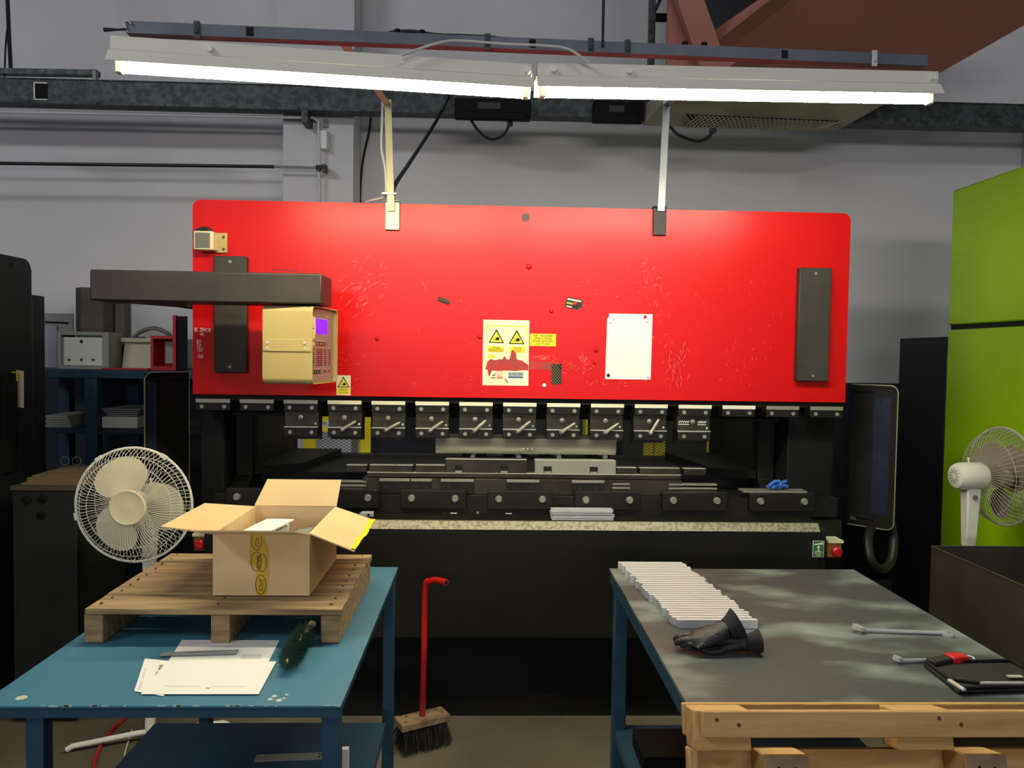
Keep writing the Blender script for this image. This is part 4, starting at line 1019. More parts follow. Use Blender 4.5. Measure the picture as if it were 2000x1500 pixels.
def flap(p, q, out, lift, d, skew=(0, 0), name='flap'):
    p, q = V(p), V(q); o = V(out); e = o * math.cos(lift) * d + V((0, 0, math.sin(lift) * d)); along = (q - p).normalized()
    a, b, c, e2 = p, q, q + e + along * skew[1], p + e + along * skew[0]
    mb = MB(); mb.slab([a, b, c, e2], .0035); return mb.build(name, M_card, t), e
flap((bx0_, by1_, bz1), (bx1_, by1_, bz1), (0, 1, 0), math.radians(60), .088, (.028, .006))
fl, e = flap((bx0_, by1_ - .006, bz1), (bx0_, by0_ + .006, bz1), (-1, 0, 0), math.radians(4), .150, (.01, -.025))
fl, e = flap((bx1_, by0_ + .006, bz1), (bx1_, by1_ - .006, bz1), (1, 0, 0), math.radians(-20), .128, (-.012, .01))
# tape remnant along the outer edge of the right flap
c_ = V((bx1_, by0_ + .006, bz1)) + e + V((0, -.015, 0)); d_ = V((bx1_, by1_ - .006, bz1)) + e + V((0, .012, 0))
mb = MB(); rr = random.Random(4); prev = None; pts = []
for i in range(15):
    f_ = .02 + .96 * i / 14; pts.append(c_.lerp(d_, f_) + V((.002 + rr.uniform(-.001, .006), 0, .0042)))
for a, b in zip(pts, pts[1:]):
    mb.slab([a + V((-.016 + rr.uniform(-.004, .004), 0, .001)), a, b, b + V((-.016, 0, .001))], .0006)
mb.build('tape_remnant', M_tapey, fl)
flap((bx0_ + .002, by0_, bz1), (bx1_ - .002, by0_, bz1), (0, -1, 0), math.radians(17), .115, (-.018, -.012))
# printed tape down the front
mb = MB(); xt = bx0_ + .117
mb.slab([(xt - .020, by0_ - .0009, bz1 - .002), (xt + .017, by0_ - .0009, bz1 - .002), (xt + .031, by0_ - .0009, bz1 - .045), (xt + .032, by0_ - .0009, bz0 + .06), (xt + .024, by0_ - .0009, bz0 + .001), (xt - .003, by0_ - .0009, bz0 + .001), (xt - .003, by0_ - .0009, bz0 + .075), (xt - .021, by0_ - .0009, bz0 + .085)], .0007, nrm=V((0, 1, 0)))
mb.build('printed_tape', M_tape, fr)
def tape_mark(x, z, sz=1.0, half=None):
    mb = MB(); q = []
    for k in range(26):
        a = 2 * PI * k / 26; q.append((x + .0135 * sz * math.cos(a), by0_ - .0013, z + .026 * sz * math.sin(a)))
    q = [p for p in q if (half is None or half(p[2])) and bz0 + .001 < p[2] < bz1 - .003]
    if half is not None:
        q.sort(key=lambda p: math.atan2(p[2] - z + (.05 if z > (bz0 + bz1) / 2 else -.05) * 0, p[0] - x))
    for a, b in zip(q, q[1:] + ([q[0]] if half is None else [])):
        if (V(a) - V(b)).length < .02: mb.bar(a, b, .0004, .0017, up=(a[2] - b[2], 0, b[0] - a[0]))
    mb.build('tape_emblem', M_tapeink, fr)
tape_mark(xt - .001, bz1 - .018); tape_mark(xt - .002, bz0 + .092); tape_mark(xt + .013, bz0 + .088, .9); tape_mark(xt + .010, bz0 + .030)
for (x, z, tx) in ((xt - .001, bz1 - .022, 'POS'), (xt + .003, bz0 + .092, 'APOS'), (xt + .010, bz0 + .030, 'APOS')):
    lettering(tx, .0165, 'lettering', M_tapeink, fr, front(x, by0_ - .0013, z, -PI / 2), sx=.85, sh=.25, ext=.0002)
# contents
mb = MB(); c = PZ(463, 1026, bz1 - .02)
mb.slab([(bx0_ + .02, by0_ + .12, bz1 - .035), (bx0_ + .11, by0_ + .10, bz1 - .028), (bx0_ + .14, by0_ + .30, bz1 - .03), (bx0_ + .05, by0_ + .33, bz1 - .036)], .004)
mb.box(bx0_ + .02, bx0_ + .12, by0_ + .10, by0_ + .32, bz0 + .005, bz1 - .045)
tag(mb.build('paper_stack', M_paper), 'white paper stack inside the open cardboard box', 'papers')
mb = MB()
for k in range(4): mb.box(bx1_ - .11 + k * .024, bx1_ - .09 + k * .024, by0_ + .02, by1_ - .03, bz0 + .005, bz1 - .065 + .004 * (k % 2))
tag(mb.build('packed_strips', M_greyplast), 'grey metal strips packed inside the open cardboard box', 'metal strips')
# ---- papers, strip and brush
def paper(pts, z, label, marks=()):
    t_ = None
    q = [PZ(px, py, z) for px, py in pts]
    mb = MB(); mb.slab(q[::-1], .0005)
    o = mb.build('paper_sheet', M_paper, None, smooth=False); tag(o, label, 'paper', None)
    for (u0, v0, u1, v1, m_) in marks:
        def at(u, v): return q[0].lerp(q[1], u).lerp(q[3].lerp(q[2], u), v) + V((0, 0, .0007))
        mb = MB(); mb.slab([at(u0, v1), at(u1, v1), at(u1, v0), at(u0, v0)], .0001); mb.build('print', m_, o)
    return o
M_print = mat('pale_print', (224, 221, 218), .8); M_printd = mat('grey_print', (150, 148, 142), .8)
paper([(355, 1250), (546, 1251), (505, 1330), (306, 1328)], TZ + .0006, 'upper white paper sheet lying under the grey metal strip', [(.10, .06, .55, .09, M_print), (.55, .07, .9, .1, M_print), (.7, .38, .9, .5, M_print), (.1, .3, .4, .34, M_print), (.3, .16, .6, .18, M_print)])
paper([(283, 1286), (345, 1293), (320, 1360), (262, 1350)], TZ + .0018, 'left paper sheet peeking out under the front sheet', [(.52, .15, .78, .32, M_printd), (.5, .36, .62, .48, M_printd), (.1, .3, .16, .6, M_print), (.1, .7, .18, .95, M_print)])
paper([(325, 1293), (540, 1292), (505, 1356), (275, 1356)], TZ + .0030, 'front white paper sheet on the blue table', [(.15, .76, .45, .79, M_print), (.55, .78, .85, .80, M_print), (.52, .82, .55, .85, M_printd)])
p0, p1 = PZ(313, 1280, TZ + .003), PZ(464, 1274, TZ + .003)
mb = MB(); d = (p1 - p0).normalized(); n = V((-d.y, d.x, 0)) * .013
mb.slab([p0 - n * .5, p1 - n, p1 + n, p0 + n * 1.1], .002, nrm=V((0, 0, 1))); mb.slab([p0 + V((0, 0, .0021)) - n * .5, p1 - n + V((0, 0, .0021)), p1 - n * .8 + V((0, 0, .008)), p0 - n * .4 + V((0, 0, .0035))], .001)
tag(mb.build('metal_offcut', M_greyplast), 'grey metal strip lying across the upper paper sheet', 'metal strip')
t = thing('hand_brush', 'green bristled hand brush with a pale wooden handle on the blue table', 'brush', tuple(PZ(575, 1300, TZ)))
a, b = PZ(560, 1320, TZ), PZ(598, 1256, TZ); a.z = b.z = TZ + .03
mb = MB(); hp = b + (b - a).normalized() * .004; mb.tube([a + V((0, 0, .004)), a.lerp(b, .5) + V((0, 0, .006)), hp + V((.006, .002, .010)), hp + V((.012, .012, .014)), hp + V((.014, .022, .014))], [.004, .005, .008, .010, .007], 10); mb.build('handle', M_brushw, t)
mb = MB(); rb = random.Random(8); ax = (b - a).normalized(); s1 = V((ax.y, -ax.x, 0)); 
for i in range(2600):
    u = rb.random(); c = a.lerp(b, u); q = rb.uniform(0, 2 * PI); dr = s1 * math.cos(q) + V((0, 0, 1)) * math.sin(q) + ax * rb.uniform(-.45, .45)
    r_ = .037 * (.75 + .3 * rb.random()) * (1 if u > .12 else .8) * (.82 + .18 * abs(math.sin(u * 7)))
    e = c + dr * r_; e.z = max(e.z, TZ + .0008); w = ax.cross(dr).normalized() * .0011
    mb.bm.faces.new([mb.bm.verts.new(x) for x in (c - w, c + w, e)])
mb.build('bristles', M_brush, t, smooth=False)

# ---- push broom
t = thing('push_broom', 'broom with a bent red pipe handle and wooden head on the floor', 'broom', tuple(PZ(828, 1470, 0)))
hb = PY(825, 1398, 3.08); ht = PY(831, 1150, 3.08)
ang = math.radians(28); ca, sa = math.cos(ang), math.sin(ang)
hz = hb.z
cxy = V((hb.x, hb.y, 0))
Mh = Matrix.Translation((hb.x, hb.y, 0)) @ Matrix.Rotation(ang, 4, 'Z')
mb = MB(); mb.box(-.105, .105, -.045, .045, hz - .028, hz); mb.xf(Mh); hd = mb.build('broom_head', M_woodend, t, bevel=.003)
for i, (x, y) in enumerate(((-.08, -.02), (-.06, .025), (.07, .02), (.085, -.01))):
    mb = MB(); mb.cyl((x, y, hz), (x, y, hz + .0015), .005, 8); mb.xf(Mh); mb.build('screw', M_brownsteel, hd)
top = V((ht.x, ht.y, ht.z))
e1 = PY(840, 1136, 3.06); e2 = PY(852, 1133, 3.03); e3 = PY(872, 1138, 2.96)
mb = MB(); pts = spline([V((hb.x, hb.y, hz + .001)), V((hb.x, hb.y, hz)).lerp(top, .5), top, e1, e2, e3], 6)
mb.tube(pts, .0125, 12, caps=True); mb.build('handle', M_redpipe, t)
dd = (e3 - e2).normalized(); mb = MB(); mb.cyl(e3 + dd * .0004, e3 + dd * .0015, .0095, 12); mb.build('pipe_bore', M_holedark, t)
mb = MB(); rb = random.Random(9)
for i in range(1100):
    x, y = rb.uniform(-.095, .09), rb.uniform(-.038, .038); q = V((x, y, hz - .0285)); e = V((x * 1.14 + rb.uniform(-.01, .01), y * 1.7 + rb.uniform(-.01, .01), rb.uniform(.002, .03)))
    w = V((rb.uniform(-1, 1), rb.uniform(-1, 1), 0)).normalized() * .0022
    mb.bm.faces.new([mb.bm.verts.new(v) for v in (q - w, q + w, e + w * .5, e - w * .5)])
mb.xf(Mh); mb.build('bristles', M_bristle, t, smooth=False)

# ================================================================ RIGHT TABLE
RX0, RX1, RY0, RY1 = .444, 1.322, 1.60, 2.672
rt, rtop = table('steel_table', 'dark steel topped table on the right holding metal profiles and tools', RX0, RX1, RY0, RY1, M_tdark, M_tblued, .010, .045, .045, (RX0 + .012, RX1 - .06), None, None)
for xa in (RX0 + .02, RX1 - .055):
    mb = MB(); mb.box(xa, xa + .03, RY0 + .067, RY1 - .067, .27, .30); mb.build('shelf_rail', M_tblued, rt)
mb = MB(); mb.box(RX0 + .06, RX1 - .065, RY1 - .06, RY1 - .03, .27, .30); mb.build('shelf_rail', M_tblued, rt)
mb = MB(); mb.box(RX0 + .05, RX1 - .056, RY1 - .42, RY1 - .062, .285, .30); mb.build('lower_shelf', M_tblued, rt)
mb = MB(); mb.box(RX0 + .0, RX0 + .19, 1.72, 2.2, .3005, .318); tag(mb.build('plywood_sheet', M_woodend), 'brown board lying on the lower shelf of the steel table', 'board')
mb = MB(); mb.box(RX0 + .06, RX0 + .3, 2.32, 2.5, .3005, .36); tag(mb.build('dark_case', M_black2, bevel=.004), 'dark case on the lower shelf of the steel table', 'case')
# ---- row of white profiles
rp = random.Random(21); NP = 30
for i in range(NP):
    f_ = i / (NP - 1)
    py = 1110 + (1228 - 1110) * (f_ ** 1.13)
    y = 2.655 - f_ * (2.655 - 2.075)
    x0 = .478 + .052 * f_ + rp.uniform(-.006, .006); x1 = x0 + .226 + rp.uniform(-.003, .003)
    if i in (8, 16): x0 -= .004; x1 += .006
    hgt = .024; w = .0140
    mb = MB(); z = TZ + .0004
    mb.prism([(y, z + .0), (y + .0016, z), (y + .0016, z + hgt - .0016), (y + w - .0016, z + hgt - .0016), (y + w - .0016, z), (y + w, z), (y + w, z + hgt), (y, z + hgt)], 'x', x0, x1)
    tag(mb.build('steel_profile', M_profile, smooth=False), 'white channel profile lying in the row on the steel table', 'metal profile', 'white channel profiles in a row')
# ---- gloves
def glove(chains, name, cuff, label):
    """chains: list of (points, radii); first is wrist->palm; grown with a skin modifier"""
    t = thing(name, label, 'glove', tuple(V(chains[0][0][0]).xy) + (TZ,))
    bm = bmesh.new(); sk = bm.verts.layers.skin.verify(); root = None
    palm = None; vs0 = []
    for ci, (pts, rad, attach) in enumerate(chains):
        prev = vs0[attach] if attach is not None else None
        for p, r in zip(pts, rad):
            v = bm.verts.new(V(p) - V(t.location)); v[sk].radius = (r, r * .8); 
            if root is None: root = v; v[sk].use_root = True
            if prev is not None: bm.edges.new((prev, v))
            if ci == 0: vs0.append(v)
            prev = v
    me = bpy.data.meshes.new('hand'); bm.to_mesh(me); bm.free(); me.materials.append(M_glove)
    o = bpy.data.objects.new('hand', me); COL.objects.link(o); o.parent = t
    s = o.modifiers.new('skin', 'SKIN'); s.use_smooth_shade = True; s.branch_smoothing = .3
    su = o.modifiers.new('sub', 'SUBSURF'); su.levels = su.render_levels = 2
    (c0, c1, r0, r1) = cuff
    mb = MB(); c0, c1 = V(c0), V(c1); n = 8
    rings = [c0.lerp(c1, k / n) for k in range(n + 1)]; rr_ = [r0 + (r1 - r0) * (k / n) ** 1.3 for k in range(n + 1)]
    mb.tube(rings + rings[::-1], rr_ + [x - .003 for x in rr_[::-1]], 18, caps=False); mb.build('cuff', M_glovec, t)
    return t
def G(px, py, h): return PZ(px, py, TZ + h)
g1 = [([G(1425, 1226, .055), G(1400, 1240, .045), G(1375, 1246, .036)], [.030, .036, .034], None),
      ([G(1350, 1240, .034), G(1328, 1243, .030), G(1316, 1250, .016)], [.014, .012, .010], 2),
      ([G(1352, 1250, .032), G(1332, 1250, .028), G(1317, 1258, .014)], [.014, .012, .010], 2),
      ([G(1356, 1258, .026), G(1340, 1256, .022), G(1327, 1262, .012)], [.013, .012, .010], 2),
      ([G(1362, 1266, .020), G(1350, 1263, .016), G(1338, 1266, .011)], [.012, .011, .009], 2),
      ([G(1400, 1228, .058), G(1385, 1226, .056), G(1372, 1229, .050)], [.012, .011, .009], 0)]
glove(g1, 'work_glove', (G(1420, 1230, .052), G(1442, 1219, .066), .028, .044), 'black work glove with its cuff standing up on the steel table')
g2 = [([G(1462, 1254, .024), G(1440, 1258, .022), G(1420, 1262, .018)], [.022, .024, .022], None),
      ([G(1404, 1258, .020), G(1390, 1259, .017), G(1382, 1260, .013)], [.010, .010, .008], 2),
      ([G(1400, 1267, .013), G(1382, 1269, .012), G(1366, 1270, .011)], [.010, .010, .009], 2),
      ([G(1405, 1272, .011), G(1390, 1273, .010), G(1376, 1272, .010)], [.010, .009, .008], 2),
      ([G(1430, 1251, .034), G(1412, 1252, .034), G(1398, 1256, .030)], [.010, .010, .008], 0)]
glove(g2, 'work_glove', (G(1455, 1255, .026), G(1484, 1252, .030), .020, .029), 'flat black work glove lying under the other one')
# ---- spanners
def spanner(name, ring, end, r_ring, label, open_end=True):
    a, b = PZ(ring[0], ring[1], TZ + .006), PZ(end[0], end[1], TZ + .006)
    d = (b - a); L_ = d.length; an = math.atan2(d.y, d.x)
    t = thing(name, label, 'spanner', (a.x, a.y, TZ + .0006), local=True, rotz=an)
    mb = MB(); mb.tube([(r_ring * .9, 0, .010), (r_ring * 1.6, 0, .0065), (L_ * .5, 0, .006), (L_ - r_ring * 1.2, 0, .006)], [.0055, .0045, .0045, .005], 10); mb.build('shaft', M_chrome, t)
    Mt = Matrix.Translation((0, 0, .010 + r_ring * .22)) @ Matrix.Rotation(math.radians(14), 4, 'Y')
    mb = MB(); mb.lathe([(r_ring, -.005), (r_ring, .005), (r_ring * .66, .006), (r_ring * .62, -.006), (r_ring, -.005)], (0, 0, 0), 'z', 20, closed=False); mb.xf(Mt); mb.build('ring_end', M_chrome, t)
    if open_end:
        mb = MB(); c = L_ - r_ring * .4; q = []
        for k in range(15):
            u = math.radians(40 + 280 * k / 14); q.append((c + r_ring * 1.05 * math.cos(u), r_ring * 1.05 * math.sin(u)))
        q += [(c + r_ring * .9, -r_ring * .45), (c - r_ring * .15, -r_ring * .45), (c - r_ring * .15, r_ring * .45), (c + r_ring * .9, r_ring * .45)]
        mb.prism(q, 'z', 0.0, .008); mb.build('open_end', M_chrome, t)
spanner('combination_spanner', (1676, 1231), (1856, 1237), .0165, 'long chrome combination spanner in the middle of the steel table')
spanner('combination_spanner', (1752, 1291), (1845, 1289), .010, 'short spanner whose end is covered by the red and black knife', False)
# ---- folding knife with red end
t = thing('utility_knife', 'black and red folding tool lying behind the open black case', 'tool', tuple(PZ(1850, 1292, TZ)))
a, b, c, d = [PZ(x, y, TZ + .016) for x, y in ((1817, 1294), (1853, 1287), (1884, 1285), (1902, 1288))]
mb = MB(); mb.bar(a, b, .028, .014); mb.build('black_grip', M_rubber, t, bevel=.004)
mb = MB(); mb.bar(b + V((0, 0, .001)), c + V((0, 0, .001)), .033, .018); mb.build('red_grip', M_redplast, t, bevel=.004)
mb = MB(); mb.tube([c + (d - c) * .5 + V((math.cos(q) * .014, math.sin(q) * .010, math.sin(q) * .004)) for q in [i * 2 * PI / 12 for i in range(12)]], .0016, 6, closed=True)
mb.bar(d, PZ(1920, 1297, TZ + .006), .010, .004); mb.build('key_ring', M_chrome, t)
# ---- black case with drill bits
q = [PZ(x, y, TZ + .0008) for x, y in ((1803, 1302), (1975, 1299), (2075, 1352), (1872, 1357))]
t = thing('tool_case', 'open flat black tool case near the front of the steel table', 'case', tuple(q[0]))
mb = MB(); mb.slab(q[::-1] if (q[1]-q[0]).cross(q[2]-q[1]).z < 0 else q, .010, nrm=V((0, 0, 1))); mb.build('case_body', M_rubber, t, bevel=.003)
mb = MB(); cc = sum(q, V()) / 4
for i in range(4):
    a, b = q[i], q[(i + 1) % 4]; a2, b2 = a.lerp(cc, .05), b.lerp(cc, .05); mb.tube([a2 + V((0, 0, .0135)), b2 + V((0, 0, .0135))], .004, 8)
mb.build('raised_rim', M_black2, t)
def cz(px, py): return PZ(px, py, TZ + .016)
mb = MB(); mb.bar(cz(1853, 1328), cz(1884, 1348), .009, .007); mb.build('clasp', M_bright, t, bevel=.002)
mb = MB(); mb.bar(cz(1862, 1324), cz(1912, 1331), .016, .006); tag(mb.build('marker_pen', M_dkgreen, bevel=.002), 'short green and grey pen end inside the open tool case', 'pen')
mb = MB(); mb.tube([cz(1916, 1334), cz(2040, 1335)], .004, 8); tag(mb.build('steel_rod', M_bright), 'bright steel rod lying in the open tool case', 'rod')
mb = MB(); mb.bar(cz(1968, 1321), cz(1996, 1321), .010, .003); tag(mb.build('steel_tab', M_bright), 'short bright metal tab at the back of the open tool case', 'metal tab')

# ---- big pallet leaning on its edge against the right table
LEAN = math.radians(16.5)
tb = PY(1332, 1372, 1.598)
zt = tb.z
PH = zt / math.cos(LEAN); PT = .112
x0 = tb.x; PL = 1.14
t = thing('pallet', 'new wooden pallet leaning on its edge against the front of the steel table', 'pallet', (x0, 1.598 - math.sin(LEAN) * PH, 0.0), local=True)
def board(name, xa, xb, ya, yb, sa, sb, m_=None):
    # s measured down from the top edge
    mb = MB(); mb.box(xa, xb, ya, yb, PH - sb, PH - sa); return mb.build(name, m_ or M_woodn, t, bevel=.003)
def sx_(px): return PY(px, 1440, 1.5).x - x0
b = board('batten', .012, PL, -PT, -PT + .022, 0, .050)
mb = MB()
for (px, s_) in ((1395, .016), (1437, .026), (1825, .014), (1866, .026)):
    mb.lathe([(.0042, 0), (.0042, .0006)], (sx_(px), -PT, PH - s_), 'y', 9)
mb.build('nails', M_knot, b)
board('batten', .012, PL, -PT, -PT + .022, PH - .10, PH - .002)
for xa, xb2 in ((.0, .115), (sx_(1752), sx_(1752) + .115), (PL - .13, PL)):
    board('block', xa, xb2, -PT + .0225, -.0225, .001, .078)
    board('block', xa, xb2, -PT + .0225, -.0225, PH - .10, PH - .002)
for px0, px1 in ((1484, 1569), (1870, 1948)):
    xa, xb2 = sx_(px0), sx_(px1)
    o = board('block', xa, xb2, -PT + .006, -.0225, .082, .18)
    mb = MB(); mb.box(xa + .001, xb2 - .001, -PT + .0052, -PT + .0059, PH - .179, PH - .083); mb.build('weathered_end', M_woodend, o)
    mb = MB()
    for dx in (.3, .68): mb.lathe([(.003, 0), (.003, .0006)], (xa + (xb2 - xa) * dx, -PT + .0052, PH - .104 - .004 * dx), 'y', 8)
    mb.build('nails', M_holedark, o)
for sa, sb in ((-.001, .062), (.088, .23), (.26, .40), (.43, .57), (.60, .74), (.77, PH - .002)):
    board('deck_board', -.003 if sa < .08 else (.018 if sa < .2 else 0), PL, -.022, -.001, sa, sb)
board('end_board', -.004, .016, -.0225 - .03, -.0225, .080, PH - .101)
t.rotation_euler = (-LEAN, 0, 0)
# ================================================================ FANS
def fan(label, R, mats, loc, yawdeg, head_z, column, tilt=0.0, blade_rot=0.0, depthf=.055, depthb=.075, base=True, nw=84):
    mg, mb_blade, mhub, mmot, mpole = mats
    t = thing('pedestal_fan', label, 'fan', (loc[0], loc[1], 0), 'pedestal fans', local=True)
    Mt = Matrix.Translation((0, 0, head_z)) @ Matrix.Rotation(math.radians(yawdeg), 4, 'Z') @ Matrix.Rotation(tilt, 4, 'X')
    # local head frame: axis along -Y (front)
    mb = MB(); mb.tube([(R * math.cos(a), 0, R * math.sin(a)) for a in [2 * PI * k / 48 for k in range(48)]], .0052, 8, closed=True); mb.xf(Mt); rim = mb.build('grille_rim', mg, t)
    mb = MB()
    for q in (1.02, 2.2, 3.35):
        c = V((R * math.cos(q), 0, R * math.sin(q))); tt = V((-math.sin(q), 0, math.cos(q))); mb.bar(c - tt * .014 + V((0, -.004, 0)), c + tt * .014 + V((0, -.004, 0)), .014, .012, up=(0, 1, 0))
    mb.xf(Mt); mb.build('rim_clip', mg, rim)
    def prof(u, dep): return -dep * math.sqrt(max(0.0, 1 - max(0.0, (u - .33) / .67) ** 2.4))
    for nm, sgn, dep, r0 in (('front_grille', 1, depthf, .30), ('rear_grille', -1, depthb, .24)):
        mb = MB()
        nn = nw if sgn > 0 else int(nw * .62)
        for k in range(nn):
            a0 = 2 * PI * k / nn; pts = []
            for i in range(9):
                u = r0 + (1 - r0) * i / 8
                sw = .03 * sgn * (1 - u) / (1 - r0) + (.10 if sgn > 0 else .06) * math.sin(PI * max(0, (u - .62) / .38)) * .5
                a = a0 + sw; pts.append((R * u * math.cos(a), sgn * prof(u, dep), R * u * math.sin(a)))
            mb.tube(pts, .0011, 4, caps=False)
        for u in ((.72, .87) if sgn > 0 else (.8,)):
            mb.tube([(R * u * math.cos(a), sgn * prof(u, dep) + .002 * sgn, R * u * math.sin(a)) for a in [2 * PI * k / 36 for k in range(36)]], .0014, 4, closed=True)
        mb.xf(Mt); mb.build(nm, mg, t, smooth=False)
    mb = MB(); y = -depthf
    mb.lathe([(R * .315, -y - .006), (R * .315, -y + .003), (R * .29, -y + .006), (R * .265, -y + .004), (R * .1, -y + .006), (.0001, -y + .0065)], (0, 0, 0), 'y', 36); mb.xf(Mt); mb.build('hub_badge', mhub, t)
    mb = MB(); mb.lathe([(.001, .030), (R * .2, .028), (R * .24, .02), (R * .24, -.02), (.001, -.02)], (0, 0, 0), 'y', 24); mb.xf(Mt); mb.build('hub', mhub, t)
    for k in range(3):
        mb = MB(); a0 = blade_rot + 2 * PI * k / 3; nu, nv = 7, 9; grid = []
        for i in range(nu):
            row = []
            for j in range(nv):
                v = j / (nv - 1)            # across the blade (angle)
                u = i / (nu - 1)            # radius
                half = .38 + .40 * math.sin(PI * min(1, .12 + .78 * u)) + .06 * u
                rmax = .86 - .10 * (2 * abs(v - .45)) ** 2.6
                rr = R * (.22 + (rmax - .22) * u)
                a = a0 + half * (2 * v - 1) + .15 * u
                row.append(V((rr * math.cos(a), (.5 - v) * .055 * (1.1 - .4 * u) , rr * math.sin(a))))
            grid.append(row)
        for s_ in (0, .0016):
            vv = [[mb.bm.verts.new(p + V((0, s_, 0))) for p in row] for row in grid]
            for i in range(nu - 1):
                for j in range(nv - 1):
                    mb.bm.faces.new((vv[i][j], vv[i+1][j], vv[i+1][j+1], vv[i][j+1]))
        mb.xf(Mt); mb.build('blade', mb_blade, t)
    mb = MB(); mb.lathe([(.001, -.078), (.030, -.078), (.052, -.085), (.058, -.10), (.058, -.185), (.050, -.205), (.038, -.212), (.001, -.212)], (0, 0, 0), 'y', 24); mb.xf(Mt); mo = mb.build('motor_housing', mmot, t)
    mb = MB()
    for k in range(12):
        a = 2 * PI * k / 12; mb.bar((.014 * math.cos(a), .2125, .014 * math.sin(a)), (.032 * math.cos(a), .2125, .032 * math.sin(a)), .003, .001, up=(0, 1, 0))
    mb.xf(Mt); mb.build('vent_slots', M_inkg, mo)
    mb = MB(); mb.cyl((0, .15, .055), (0, .15, .075), .004, 8); mb.cyl((0, .15, .072), (0, .15, .078), .007, 8); mb.xf(Mt); mb.build('oscillation_knob', mmot, mo)
    # neck and column
    nk = Mt @ V((0, .135, 0))
    mb = MB(); mb.hexa([nk + V(p) for p in ((-.022, -.02, -.30), (.022, -.02, -.30), (.022, .02, -.30), (-.022, .02, -.30), (-.03, -.028, -.05), (.03, -.028, -.05), (.03, .028, -.05), (-.03, .028, -.05))]); pl = mb.build('neck', mpole, t, bevel=.006)
    mb = MB(); mb.cyl(nk + V((0, -.028, -.085)), nk + V((0, -.036, -.085)), .010, 12); mb.build('tilt_screw', M_inkg, pl)
    mb = MB(); mb.cyl((nk.x, nk.y, .05), (nk.x, nk.y, nk.z - .29), .014, 14); mb.cyl((nk.x, nk.y, .03), (nk.x, nk.y, .28), .020, 14); mb.build('pole', mpole, t)
    for s in (0, 1):
        mb = MB(); a = math.radians(20 + 90 * s); d = V((math.cos(a), math.sin(a), 0)); c = V((nk.x, nk.y, .035 + .0 * s))
        mb.tube([c - d * .30 + V((0, 0, -.024)), c - d * .28 + V((0, 0, -.012)), c - d * .05 + V((0, 0, .012 * s)), c + d * .05 + V((0, 0, .012 * s)), c + d * .28 + V((0, 0, -.012)), c + d * .30 + V((0, 0, -.024))], .011, 10); mb.build('foot', mpole, t)
    return t, Mt, nk
c = PY(262, 986, 3.0)
fan('cream pedestal fan facing the camera behind the wooden pallet', .222, (M_fan, M_fan2, M_fan2, M_fan, M_fan), (c.x, 3.0), 0, c.z, None, blade_rot=math.radians(-10), nw=90)
c = PY(1956, 930, 3.15)
fan('grimy white pedestal fan turned away in front of the green cabinet', .205, (M_fanold, M_fanblade, M_fanblade, M_fan, M_fan), (c.x, 3.15), 93, c.z, None, blade_rot=.4, depthf=.06, depthb=.085, nw=90)

# ================================================================ RIGHT SIDE
GX = 2.53
yf = PX(1851, 640, GX).y
zt_ = PX(1855, 374, GX).z; zs = PX(1847, 645, GX).z; zs2 = PX(1847, 640, GX).z
t = thing('green_machine_cabinet', 'tall lime green machine cabinet on the right', 'cabinet', (GX + .4, yf - 1, 0))
y0 = yf - 2.3
mb = MB(); mb.box(GX, GX + .7, y0, yf, zs2 + .012, zt_); mb.build('upper_panel', M_lime, t, bevel=.01)
mb = MB(); mb.box(GX, GX + .7, y0, yf, 0.02, zs2 - .012); mb.build('lower_panel', M_lime, t, bevel=.01)
mb = MB(); mb.box(GX + .012, GX + .69, y0 + .01, yf - .01, zs2 - .03, zs2 + .03); mb.build('seam', M_seam, t)
ye = PX(1757, 665, GX).y
mb = MB(); mb.box(GX + .002, GX + .7, yf + .004, ye, 0, PX(1757, 661, GX).z); tag(mb.build('black_cabinet', M_dkmachine, bevel=.004), 'matt black cabinet standing behind the lime green cabinet', 'cabinet')
# open bin
BX, BZ = 1.611, .93
t = thing('scrap_bin', 'open rusty black steel bin in the right foreground', 'bin', (BX + .4, 2.2, 0))
for nm, (xa, xb2, ya, yb2) in (('side_wall', (BX, BX + .004, 1.5, 2.69)), ('side_wall', (BX + .9, BX + .904, 1.5, 2.69)), ('back_wall', (BX + .0045, BX + .8995, 2.686, 2.69)), ('front_wall', (BX + .0045, BX + .8995, 1.5, 1.504))):
    mb = MB(); mb.box(xa, xb2, ya, yb2, .02, BZ); mb.build(nm, M_bin, t, smooth=False)
mb = MB(); mb.box(BX + .0045, BX + .8995, 1.5045, 2.6855, .02, .03); mb.build('bottom', M_bin, t)
mb = MB(); mb.bar(V((BX, 1.5, BZ + .002)), V((BX, 2.69, BZ + .002)), .005, .003); mb.bar(V((BX, 2.688, BZ + .002)), V((BX + .9, 2.688, BZ + .002)), .005, .003); mb.build('rim', M_brownsteel, t)
for xa in (BX + .05, BX + .8):
    for ya in (1.55, 2.6):
        mb = MB(); mb.box(xa, xa + .05, ya, ya + .05, 0, .0195); mb.build('foot', M_bin, t)

